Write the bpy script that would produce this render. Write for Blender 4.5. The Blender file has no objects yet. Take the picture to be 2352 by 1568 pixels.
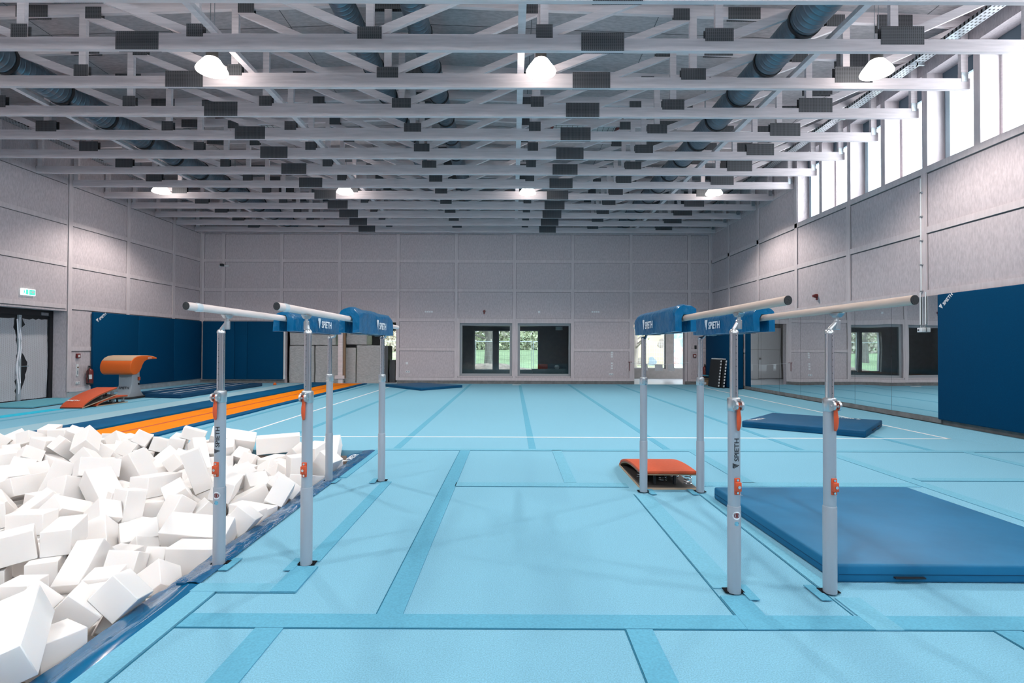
import bpy, bmesh, math, random
from mathutils import Vector, Matrix, Euler
random.seed(5)
C = bpy.context.scene.collection
PI = math.pi

# ---------------------------------------------------------------- helpers
def origin(o):
    v = Vector((0, 0, 0))
    while o is not None:
        v += o.location
        o = o.parent
    return v

class MB:
    """collects simple shapes (world metres) into one mesh"""
    def __init__(s):
        s.bm = bmesh.new()
    def add(s, vs, fs, mi=0):
        bv = [s.bm.verts.new(v) for v in vs]
        for f in fs:
            try:
                fc = s.bm.faces.new([bv[i] for i in f]); fc.material_index = mi
            except ValueError:
                pass
        return s
    def box(s, x0, x1, y0, y1, z0, z1, mi=0):
        vs = [(x, y, z) for x in (x0, x1) for y in (y0, y1) for z in (z0, z1)]
        return s.add(vs, [(0, 1, 3, 2), (4, 6, 7, 5), (0, 4, 5, 1), (2, 3, 7, 6), (0, 2, 6, 4), (1, 5, 7, 3)], mi)
    def obox(s, c, size, M, mi=0):
        c = Vector(c); M = M.to_3x3()
        vs = [c + M @ Vector((sx*size[0]/2, sy*size[1]/2, sz*size[2]/2)) for sx in (-1, 1) for sy in (-1, 1) for sz in (-1, 1)]
        return s.add(vs, [(0, 1, 3, 2), (4, 6, 7, 5), (0, 4, 5, 1), (2, 3, 7, 6), (0, 2, 6, 4), (1, 5, 7, 3)], mi)
    def bar(s, a, b, w, t, side=(0, 1, 0), mi=0):
        """rectangular bar a->b; t along side, w across"""
        a = Vector(a); b = Vector(b); d = (b-a).normalized(); sd = Vector(side)
        sd = (sd - d*sd.dot(d)).normalized(); u = d.cross(sd)
        M = Matrix((d, u, sd)).transposed()
        return s.obox((a+b)/2, ((b-a).length, w, t), M, mi)
    def tube(s, a, b, r, n=16, r2=None, mi=0, caps=True):
        a = Vector(a); b = Vector(b); d = (b-a).normalized()
        u = d.orthogonal().normalized(); w = d.cross(u); r2 = r if r2 is None else r2
        vs = []
        for i in range(n):
            t = 2*PI*i/n; e = u*math.cos(t)+w*math.sin(t)
            vs += [a+e*r, b+e*r2]
        fs = [(2*i, 2*((i+1) % n), 2*((i+1) % n)+1, 2*i+1) for i in range(n)]
        if caps:
            fs += [tuple(2*i for i in range(n))[::-1], tuple(2*i+1 for i in range(n))]
        return s.add(vs, fs, mi)
    def path(s, pts, r, n=8, closed=False, mi=0):
        pts = [Vector(p) for p in pts]; m = len(pts); rings = []; pu = None
        for i, p in enumerate(pts):
            if closed: d = (pts[(i+1) % m]-pts[i-1])
            else: d = pts[min(i+1, m-1)]-pts[max(i-1, 0)]
            d.normalize()
            u = d.orthogonal().normalized() if pu is None else (pu-d*pu.dot(d)).normalized()
            pu = u; w = d.cross(u)
            rings.append([p+(u*math.cos(2*PI*k/n)+w*math.sin(2*PI*k/n))*r for k in range(n)])
        vs = [v for g in rings for v in g]; fs = []
        for i in range(m if closed else m-1):
            j = (i+1) % m
            fs += [(i*n+k, i*n+(k+1) % n, j*n+(k+1) % n, j*n+k) for k in range(n)]
        if not closed:
            fs += [tuple(range(n))[::-1], tuple((m-1)*n+k for k in range(n))]
        return s.add(vs, fs, mi)
    def lathe(s, c, prof, n=24, mi=0, caps=True):
        """profile [(r,z)...] about the vertical through c"""
        c = Vector(c); vs = []
        for r, z in prof:
            vs += [c+Vector((r*math.cos(2*PI*k/n), r*math.sin(2*PI*k/n), z)) for k in range(n)]
        fs = []
        for i in range(len(prof)-1):
            fs += [(i*n+k, i*n+(k+1) % n, (i+1)*n+(k+1) % n, (i+1)*n+k) for k in range(n)]
        if caps:
            fs += [tuple(range(n))[::-1], tuple((len(prof)-1)*n+k for k in range(n))]
        return s.add(vs, fs, mi)
    def prism(s, poly, axis, a, b, mi=0):
        """poly in the plane across axis ('x': (y,z), 'y': (x,z), 'z': (x,y)), extruded a->b"""
        def P(p, t):
            return {'x': (t, p[0], p[1]), 'y': (p[0], t, p[1]), 'z': (p[0], p[1], t)}[axis]
        n = len(poly)
        vs = [P(p, a) for p in poly]+[P(p, b) for p in poly]
        fs = [tuple(range(n))[::-1], tuple(range(n, 2*n))]+[(i, (i+1) % n, n+(i+1) % n, n+i) for i in range(n)]
        return s.add(vs, fs, mi)
    def build(s, name, mats, parent=None, smooth=False, bevel=0, seg=2, loc=None, recalc=True):
        bm = s.bm
        if recalc: bmesh.ops.recalc_face_normals(bm, faces=bm.faces[:])
        if bevel:
            es = [e for e in bm.edges if len(e.link_faces) == 2 and e.calc_face_angle(0) > .5]
            bmesh.ops.bevel(bm, geom=es, offset=bevel, segments=seg, profile=.5, affect='EDGES', clamp_overlap=True)
            smooth = True
        if smooth:
            for f in bm.faces: f.smooth = True
            for e in bm.edges:
                if len(e.link_faces) == 2 and e.calc_face_angle(0) > .7: e.smooth = False
        o0 = origin(parent)
        if loc is not None: o0 = o0+Vector(loc)
        if o0.length: bmesh.ops.translate(bm, verts=bm.verts[:], vec=-o0)
        me = bpy.data.meshes.new(name); bm.to_mesh(me); bm.free()
        for m in (mats if isinstance(mats, (list, tuple)) else [mats]): me.materials.append(m)
        o = bpy.data.objects.new(name, me); C.objects.link(o)
        if loc is not None: o.location = loc
        if parent is not None: o.parent = parent
        return o

def thing(name, label, cat, loc, group=None):
    o = bpy.data.objects.new(name, None); C.objects.link(o)
    o.location = loc; o.empty_display_size = .1
    return tag(o, label, cat, group)
def tag(o, label, cat, group=None, kind=None):
    o['label'] = label; o['category'] = cat
    if group: o['group'] = group
    if kind: o['kind'] = kind
    return o
def struct(o, label, cat):
    return tag(o, label, cat, None, 'structure')
NTRIM = [0]
def trim(mb, m, label, cat='trim', **kw):
    NTRIM[0] += 1
    return struct(mb.build('trim_%d' % NTRIM[0], m, **kw), label, cat)
def copy_tree(o, parent=None):
    c = o.copy(); C.objects.link(c)
    if parent is not None: c.parent = parent
    for ch in list(o.children): copy_tree(ch, c)
    return c
ORD = ['', 'first', 'second', 'third', 'fourth', 'fifth', 'sixth', 'seventh', 'eighth', 'ninth', 'tenth', 'eleventh', 'twelfth', 'thirteenth']

# ---------------------------------------------------------------- materials
def mat(name, col, rough=.6, metal=0., spec=.5, noise=None, bump=None, emit=None, coat=0., sheen=0., subsurf=0.):
    """noise=(scale,amount[,(sx,sy,sz)[,detail]])  bump=(scale,strength[,(sx,sy,sz)])"""
    m = bpy.data.materials.new(name); m.use_nodes = True
    nt = m.node_tree; N = nt.nodes; L = nt.links; b = N['Principled BSDF']
    b.inputs['Base Color'].default_value = (*col, 1); b.inputs['Roughness'].default_value = rough
    b.inputs['Metallic'].default_value = metal; b.inputs['Specular IOR Level'].default_value = spec
    b.inputs['Coat Weight'].default_value = coat; b.inputs['Sheen Weight'].default_value = sheen
    if subsurf:
        b.inputs['Subsurface Weight'].default_value = subsurf; b.inputs['Subsurface Radius'].default_value = (1, .85, .75); b.inputs['Subsurface Scale'].default_value = .035
    if emit: 
        b.inputs['Emission Color'].default_value = (*emit[0], 1); b.inputs['Emission Strength'].default_value = emit[1]
    def coords(st):
        g = N.new('ShaderNodeNewGeometry'); mp = N.new('ShaderNodeMapping'); mp.inputs['Scale'].default_value = st
        L.new(g.outputs['Position'], mp.inputs['Vector']); return mp.outputs['Vector']
    if noise:
        sc, am = noise[0], noise[1]; st = noise[2] if len(noise) > 2 else (1, 1, 1)
        tx = N.new('ShaderNodeTexNoise'); tx.inputs['Scale'].default_value = sc; tx.inputs['Detail'].default_value = noise[3] if len(noise) > 3 else 4
        L.new(coords(st), tx.inputs['Vector'])
        mr = N.new('ShaderNodeMapRange'); mr.inputs[1].default_value = .3; mr.inputs[2].default_value = .7
        mr.inputs[3].default_value = 1-am; mr.inputs[4].default_value = 1+am
        L.new(tx.outputs['Fac'], mr.inputs[0])
        mx = N.new('ShaderNodeMix'); mx.data_type = 'RGBA'; mx.blend_type = 'MULTIPLY'; mx.inputs[0].default_value = 1
        mx.inputs[6].default_value = (*col, 1); L.new(mr.outputs[0], mx.inputs[7]); L.new(mx.outputs[2], b.inputs['Base Color'])
    if bump:
        st = bump[2] if len(bump) > 2 else (1, 1, 1)
        tb = N.new('ShaderNodeTexNoise'); tb.inputs['Scale'].default_value = bump[0]; tb.inputs['Detail'].default_value = 3
        L.new(coords(st), tb.inputs['Vector'])
        bp = N.new('ShaderNodeBump'); bp.inputs['Strength'].default_value = bump[1]; bp.inputs['Distance'].default_value = .02
        L.new(tb.outputs['Fac'], bp.inputs['Height']); L.new(bp.outputs['Normal'], b.inputs['Normal'])
    return m

M = {}
M['carpet'] = mat('carpet_light_blue', (.205, .465, .612), .95, spec=.1, noise=(140, .16, (1, 1, 1), 2), bump=(220, .35))
M['carpet_far'] = M['carpet']
M['strip'] = mat('carpet_cover_strip', (.115, .37, .52), .95, spec=.1, noise=(90, .10), bump=(8, .25, (1, 1, 1)))
M['strip_light'] = mat('carpet_cover_strip_pale', (.16, .42, .56), .95, spec=.1, noise=(90, .10), bump=(9, .25))
M['pale_runner'] = mat('pale_runner', (.31, .50, .59), .95, spec=.1, noise=(90, .06))
M['teal'] = mat('teal_mat', (.075, .30, .41), .9, spec=.1, noise=(80, .1))
M['cyan'] = mat('cyan_runway', (.03, .50, .70), .9, spec=.1)
M['seamline'] = mat('dark_seam_line', (.03, .16, .25), .95, spec=.05)  # plain dark line along the edges of carpet strips
M['dark_gap'] = mat('dark_slot', (.006, .008, .012), .9, spec=.1)
M['white_line'] = mat('white_marking', (.80, .82, .84), .8)
M['wood'] = mat('whitewashed_timber', (.72, .635, .65), .7, spec=.25, noise=(3, .10, (.6, 6, 9), 6), bump=(12, .12, (.3, 6, 8)))
M['osb'] = mat('whitewashed_board', (.535, .465, .485), .75, spec=.2, noise=(14, .13, (2.2, 2.2, .7), 5), bump=(20, .15, (2, 2, .6)))
M['batten'] = mat('whitewashed_batten', (.60, .525, .54), .7, spec=.25, noise=(3, .08, (6, 6, .8), 6), bump=(12, .1, (6, 6, .6)))
M['roofboard'] = mat('roof_board', (.47, .42, .43), .8, spec=.2, noise=(10, .16, (.8, 2.0, 1), 5))
M['nail_plate'] = mat('punched_nail_plate', (.14, .14, .15), .55, metal=.4)
M['galv'] = mat('galvanised_steel', (.42, .45, .48), .38, metal=.9, noise=(25, .15))
M['duct'] = mat('spiral_duct_steel', (.17, .235, .29), .33, metal=.92, noise=(6, .12))
M['black'] = mat('black_paint', (.015, .015, .018), .5)
M['door_black'] = mat('black_door_frame', (.012, .012, .015), .45)
M['film'] = mat('protective_film', (.52, .54, .60), .5, spec=.4, bump=(6, .5, (1, 3, .6)))
M['plinth'] = mat('concrete_plinth', (.17, .165, .165), .85, noise=(7, .2))
M['concrete'] = mat('pale_concrete', (.40, .42, .44), .85, noise=(5, .14))
M['mat_blue'] = mat('blue_mat_cover', (.012, .145, .295), .5, spec=.22, noise=(2.2, .12), bump=(2.5, .25))
M['pad_matte'] = mat('track_side_pad', (.0, .085, .205), .7, spec=.08, noise=(2.2, .1), bump=(3, .2))
M['mat_navy'] = mat('navy_mat_cover', (.002, .08, .185), .5, spec=.2, noise=(2.2, .08), bump=(2.5, .15))
M['aqua'] = mat('aqua_mat', (.12, .37, .46), .9, spec=.1, noise=(80, .1))
M['door_white'] = mat('white_door', (.62, .62, .64), .5)
M['board_dark'] = mat('dark_plywood', (.075, .066, .062), .5)
M['mat_side'] = mat('blue_mat_side', (.002, .048, .12), .5, spec=.3)
M['pad_blue'] = mat('blue_wall_pad', (.0, .05, .125), .7, spec=.08, noise=(60, .08), bump=(4, .08))
M['vinyl'] = mat('glossy_blue_vinyl', (.002, .12, .27), .12, spec=.55, bump=(2.2, .10, (2, 1, 1)))
M['vinyl_crinkled'] = mat('crinkled_blue_vinyl', (.002, .10, .24), .14, spec=.6, bump=(11, .5, (2.5, 1, 1)))
M['bar_pad'] = mat('bar_pad_vinyl', (.0, .105, .245), .28, spec=.3, bump=(9, .8, (1.4, .9, 1)))
M['orange_track'] = mat('orange_track', (.86, .235, .004), .75, spec=.08, noise=(3, .05))
M['red_line'] = mat('red_marking', (.45, .05, .03), .7)
M['orange_pad'] = mat('orange_cover', (.54, .085, .03), .6, spec=.3, noise=(30, .05))
M['vault_orange'] = mat('vault_orange', (.70, .125, .015), .5, spec=.3)
M['tan'] = mat('tan_leather', (.49, .34, .225), .65)
M['grey_paint'] = mat('grey_painted_steel', (.33, .37, .41), .4, spec=.5)
M['post_grey'] = mat('silver_grey_post', (.38, .42, .475), .36, metal=.3, spec=.5)
M['chrome'] = mat('chrome', (.78, .78, .78), .18, metal=1.)
M['collar'] = mat('cast_aluminium', (.56, .58, .60), .3, metal=.9)
M['red_plastic'] = mat('red_orange_plastic', (.62, .085, .025), .38, spec=.5)
M['rail_wood'] = mat('bare_ash_wood', (.56, .44, .38), .55, spec=.3, noise=(9, .14, (6, .35, 6), 5))
M['rail_pale'] = mat('chalky_ash_wood', (.70, .61, .59), .6, spec=.3, noise=(9, .08, (6, .35, 6), 5))
M['rubber'] = mat('black_rubber', (.016, .017, .02), .7, bump=(200, .3))
M['clear_wrap'] = mat('clear_wrap', (.60, .66, .70), .15, spec=.6)
M['foam'] = mat('white_foam', (.84, .815, .80), .95, spec=.1, subsurf=.55)
M['white_paint'] = mat('white_print', (.80, .82, .84), .6)
M['black_print'] = mat('black_print', (.012, .014, .02), .6)
M['white_plastic'] = mat('white_plastic', (.72, .73, .74), .45)
M['red'] = mat('dark_red', (.16, .018, .016), .4)
M['shade'] = mat('lit_opal_shade', (.9, .9, .88), .5, emit=((1, .95, .90), 11.0))
M['housing'] = mat('lamp_housing', (.10, .095, .09), .45, metal=.5)
M['exit'] = mat('exit_sign_lit', (.8, .95, .9), .5, emit=((.8, 1, .97), 1.0))
M['exit_green'] = mat('exit_sign_green', (.05, .5, .35), .5, emit=((.12, .8, .6), .8))
M['frame_grey'] = mat('window_frame_grey', (.33, .34, .36), .5)
M['frame_dark'] = mat('window_frame_dark', (.10, .14, .18), .45)
M['frame_blue'] = mat('casement_frame', (.42, .52, .58), .45)
M['gapline'] = mat('shadow_gap', (.15, .14, .145), .9, spec=.1)  # dark tone paints the shade of batten grooves, also roof board joints
M['tray'] = mat('perforated_tray', (.42, .45, .48), .38, metal=.8)
M['bale'] = mat('wrapped_bale', (.40, .40, .40), .3, spec=.5, noise=(9, .12, (1, 1, 2)), bump=(16, .7, (.8, .8, 2.2)))
M['bale_dark'] = mat('dark_wrap_and_bale_shade', (.075, .08, .09), .35, spec=.5, bump=(7, .5))
M['cardboard'] = mat('cardboard', (.25, .16, .10), .85)
M['paper'] = mat('white_paper', (.72, .72, .74), .8)
M['corridor'] = mat('corridor_wall', (.22, .205, .20), .8, noise=(5, .1))
M['corridor_ceiling'] = mat('corridor_ceiling', (.10, .11, .12), .6)
M['corridor_floor'] = mat('corridor_floor', (.62, .66, .72), .3)
M['grass'] = mat('grass', (.20, .27, .14), .95, noise=(1.5, .3))
M['dirt'] = mat('dirt', (.22, .17, .14), .95, noise=(5, .35), bump=(6, .8))
M['bark'] = mat('bark', (.16, .14, .13), .95, noise=(9, .3, (1, 1, .2)))
M['leaf'] = mat('spring_leaves', (.34, .35, .22), .85, noise=(2, .4))
M['leaf_brown'] = mat('bare_twigs', (.38, .34, .28), .9, noise=(2, .35))
M['beige'] = mat('beige_render', (.27, .235, .19), .9, noise=(.7, .12))
M['pit_wall'] = mat('pit_wall_bounce_tint', (.55, .43, .36), .9)  # peach tint stands in for warm light bounced between the foam blocks

def nail_bump():
    m = M['nail_plate']; nt = m.node_tree; N = nt.nodes; L = nt.links; b = N['Principled BSDF']
    g = N.new('ShaderNodeNewGeometry'); sp = N.new('ShaderNodeSeparateXYZ'); L.new(g.outputs['Position'], sp.inputs[0])
    outs = []
    for ax, fr in ((0, 31), (2, 40)):
        a = N.new('ShaderNodeMath'); a.operation = 'MULTIPLY'; a.inputs[1].default_value = fr*2*PI; L.new(sp.outputs[ax], a.inputs[0])
        c = N.new('ShaderNodeMath'); c.operation = 'SINE'; L.new(a.outputs[0], c.inputs[0]); outs.append(c)
    mu = N.new('ShaderNodeMath'); mu.operation = 'MAXIMUM'; L.new(outs[0].outputs[0], mu.inputs[0]); L.new(outs[1].outputs[0], mu.inputs[1])
    mr = N.new('ShaderNodeMapRange'); mr.inputs[1].default_value = 0; mr.inputs[2].default_value = 1; mr.inputs[3].default_value = .45; mr.inputs[4].default_value = 1.25
    L.new(mu.outputs[0], mr.inputs[0])
    mx = N.new('ShaderNodeMix'); mx.data_type = 'RGBA'; mx.blend_type = 'MULTIPLY'; mx.inputs[0].default_value = 1
    mx.inputs[6].default_value = (.135, .135, .145, 1); L.new(mr.outputs[0], mx.inputs[7]); L.new(mx.outputs[2], b.inputs['Base Color'])
nail_bump()
def tray_holes():
    m = M['tray']; nt = m.node_tree; N = nt.nodes; L = nt.links; b = N['Principled BSDF']
    g = N.new('ShaderNodeNewGeometry'); sp = N.new('ShaderNodeSeparateXYZ'); L.new(g.outputs['Position'], sp.inputs[0]); outs = []
    for ax, fr, off in ((0, 1/.07, .25), (1, 1/.085, 0)):
        a = N.new('ShaderNodeMath'); a.operation = 'MULTIPLY'; a.inputs[1].default_value = fr*2*PI; L.new(sp.outputs[ax], a.inputs[0])
        c = N.new('ShaderNodeMath'); c.operation = 'SINE'; L.new(a.outputs[0], c.inputs[0]); outs.append(c)
    mn = N.new('ShaderNodeMath'); mn.operation = 'MINIMUM'; L.new(outs[0].outputs[0], mn.inputs[0]); L.new(outs[1].outputs[0], mn.inputs[1])
    gt = N.new('ShaderNodeMath'); gt.operation = 'GREATER_THAN'; gt.inputs[1].default_value = .2; L.new(mn.outputs[0], gt.inputs[0])
    mx = N.new('ShaderNodeMix'); mx.data_type = 'RGBA'; mx.inputs[6].default_value = (.42, .45, .48, 1); mx.inputs[7].default_value = (.03, .03, .035, 1)
    L.new(gt.outputs[0], mx.inputs[0]); L.new(mx.outputs[2], b.inputs['Base Color'])
tray_holes()
def duct_ribs():
    m = M['duct']; nt = m.node_tree; N = nt.nodes; L = nt.links; b = N['Principled BSDF']
    g = N.new('ShaderNodeNewGeometry'); w = N.new('ShaderNodeTexWave'); w.wave_type = 'BANDS'; w.bands_direction = 'Y'
    w.inputs['Scale'].default_value = 2.9; w.inputs['Distortion'].default_value = .0
    L.new(g.outputs['Position'], w.inputs['Vector'])
    cr = N.new('ShaderNodeMath'); cr.operation = 'POWER'; cr.inputs[1].default_value = 6; L.new(w.outputs['Fac'], cr.inputs[0])
    bp = N.new('ShaderNodeBump'); bp.inputs['Strength'].default_value = .4; bp.inputs['Distance'].default_value = .012
    L.new(cr.outputs[0], bp.inputs['Height']); L.new(bp.outputs['Normal'], b.inputs['Normal'])
duct_ribs()
def film_print():
    m = M['film']; nt = m.node_tree; N = nt.nodes; L = nt.links; b = N['Principled BSDF']
    g = N.new('ShaderNodeNewGeometry'); sp = N.new('ShaderNodeSeparateXYZ'); L.new(g.outputs['Position'], sp.inputs[0])
    outs = []
    for ax, fr in ((1, 9.0), (2, 36.0)):
        a = N.new('ShaderNodeMath'); a.operation = 'MULTIPLY'; a.inputs[1].default_value = fr*2*PI; L.new(sp.outputs[ax], a.inputs[0])
        c = N.new('ShaderNodeMath'); c.operation = 'SINE'; L.new(a.outputs[0], c.inputs[0]); outs.append(c)
    mu = N.new('ShaderNodeMath'); mu.operation = 'MULTIPLY'; L.new(outs[0].outputs[0], mu.inputs[0]); L.new(outs[1].outputs[0], mu.inputs[1])
    gt = N.new('ShaderNodeMath'); gt.operation = 'GREATER_THAN'; gt.inputs[1].default_value = .35; L.new(mu.outputs[0], gt.inputs[0])
    mx = N.new('ShaderNodeMix'); mx.data_type = 'RGBA'; mx.inputs[6].default_value = (.92, .92, .97, 1); mx.inputs[7].default_value = (.62, .56, .62, 1)
    L.new(gt.outputs[0], mx.inputs[0]); L.new(mx.outputs[2], b.inputs['Base Color'])
film_print()
def glass(name, tint=(.93, .96, .97), refl=.08):
    m = bpy.data.materials.new(name); m.use_nodes = True; nt = m.node_tree; N = nt.nodes; L = nt.links
    N.remove(N['Principled BSDF']); out = N['Material Output']
    t = N.new('ShaderNodeBsdfTransparent'); t.inputs[0].default_value = (*tint, 1)
    g = N.new('ShaderNodeBsdfGlossy'); g.inputs['Roughness'].default_value = .02
    f0 = N.new('ShaderNodeLayerWeight'); f0.inputs[0].default_value = .5
    f1 = N.new('ShaderNodeMath'); f1.operation = 'POWER'; f1.inputs[1].default_value = 5; L.new(f0.outputs['Facing'], f1.inputs[0])
    f = N.new('ShaderNodeMath'); f.operation = 'MULTIPLY_ADD'; f.inputs[1].default_value = .75; f.inputs[2].default_value = .03; L.new(f1.outputs[0], f.inputs[0])
    x = N.new('ShaderNodeMixShader'); L.new(f.outputs[0], x.inputs[0]); L.new(t.outputs[0], x.inputs[1]); L.new(g.outputs[0], x.inputs[2]); L.new(x.outputs[0], out.inputs[0])
    return m
M['glass'] = glass('window_glass'); M['glass_dim'] = glass('tinted_glass', (.72, .78, .80))
def mirror():
    m = mat('mirror_glass', (.80, .84, .85), .015, metal=1., bump=None)
    nt = m.node_tree; N = nt.nodes; L = nt.links
    g = N.new('ShaderNodeNewGeometry'); tx = N.new('ShaderNodeTexNoise'); tx.inputs['Scale'].default_value = 1.1; tx.inputs['Detail'].default_value = 0
    L.new(g.outputs['Position'], tx.inputs['Vector'])
    bp = N.new('ShaderNodeBump'); bp.inputs['Strength'].default_value = .12; bp.inputs['Distance'].default_value = .02
    L.new(tx.outputs['Fac'], bp.inputs['Height']); L.new(bp.outputs['Normal'], N['Principled BSDF'].inputs['Normal'])
    return m
M['mirror'] = mirror()
def mural():
    m = mat('painted_mural', (.4, .5, .6), .9); nt = m.node_tree; N = nt.nodes; L = nt.links
    g = N.new('ShaderNodeNewGeometry'); tx = N.new('ShaderNodeTexNoise'); tx.inputs['Scale'].default_value = .55; tx.inputs['Detail'].default_value = 1.5; tx.inputs['Distortion'].default_value = 2.2
    L.new(g.outputs['Position'], tx.inputs['Vector']); r = N.new('ShaderNodeValToRGB'); e = r.color_ramp.elements
    e[0].position = .30; e[0].color = (.03, .10, .17, 1); e[1].position = .78; e[1].color = (.24, .20, .15, 1)
    for p, c in ((.42, (.09, .22, .29, 1)), (.50, (.27, .25, .22, 1)), (.54, (.24, .06, .055, 1)), (.58, (.16, .28, .33, 1)), (.66, (.07, .18, .26, 1))):
        k = e.new(p); k.color = c
    r.color_ramp.interpolation = 'CONSTANT'
    L.new(tx.outputs['Fac'], r.inputs[0]); L.new(r.outputs[0], N['Principled BSDF'].inputs['Base Color'])
    return m
M['mural'] = mural()

# ---------------------------------------------------------------- lettering
def text_flat(s, h, bold=.03):
    cu = bpy.data.curves.new('t', 'FONT'); cu.body = s; cu.size = h/.73; cu.offset = bold*h; cu.resolution_u = 3
    o = bpy.data.objects.new('t', cu); C.objects.link(o)
    dg = bpy.context.evaluated_depsgraph_get(); ev = o.evaluated_get(dg); me = ev.to_mesh()
    vs = [(v.co.x, v.co.y) for v in me.vertices]; fs = [tuple(p.vertices) for p in me.polygons]
    ev.to_mesh_clear(); bpy.data.objects.remove(o); bpy.data.curves.remove(cu)
    return vs, fs
def emblem(h):
    """slanted bars stepped into a triangle that stands on its tip"""
    vs, fs = [], []
    for k in range(4):
        x = .12+.20*k; w = .172; yb = .66-.22*k; sl = .32
        P = [(x, 1), (x+w, 1), (x+w-(1-yb)*sl-.02, yb+.02), (x-(1-yb+.14)*sl+.09, yb+.15)]
        n = len(vs); vs += [(px*h, py*h*1.2-.16*h) for px, py in P]; fs.append((n, n+3, n+2, n+1))
    return vs, fs
def sign(h, word='SPIETH', logo=True, gap=.25, wide=1.):
    """brand mark + word, baseline left at 0,0"""
    vs, fs = [], []
    x0 = 0
    if logo:
        a, b = emblem(h*1.25); vs += a; fs += b; x0 = h*1.25+gap*h
    a, b = text_flat(word, h); n = len(vs)
    vs += [(x*wide+x0, y) for x, y in a]; fs += [tuple(n+i for i in f) for f in b]
    return vs, fs
def print_on(vf, fmap, name, m, parent, slices=0):
    mb = MB(); mb.add([(x, y, 0) for x, y in vf[0]], vf[1])
    if slices:      # cut the letters into thin bands so that they can follow a curved surface
        ys = [v[1] for v in vf[0]]; y0, y1 = min(ys), max(ys)
        for i in range(1, slices):
            g = mb.bm.verts[:]+mb.bm.edges[:]+mb.bm.faces[:]
            bmesh.ops.bisect_plane(mb.bm, geom=g, plane_co=(0, y0+(y1-y0)*i/slices, 0), plane_no=(0, 1, 0))
    for v in mb.bm.verts: v.co = Vector(fmap(v.co.x, v.co.y))
    return mb.build(name, m, parent, recalc=False)
def frame(O, R, U, off=.002):
    O = Vector(O); R = Vector(R).normalized(); U = Vector(U).normalized(); Nn = R.cross(U)
    return lambda x, y: O+R*x+U*y+Nn*off
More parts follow.
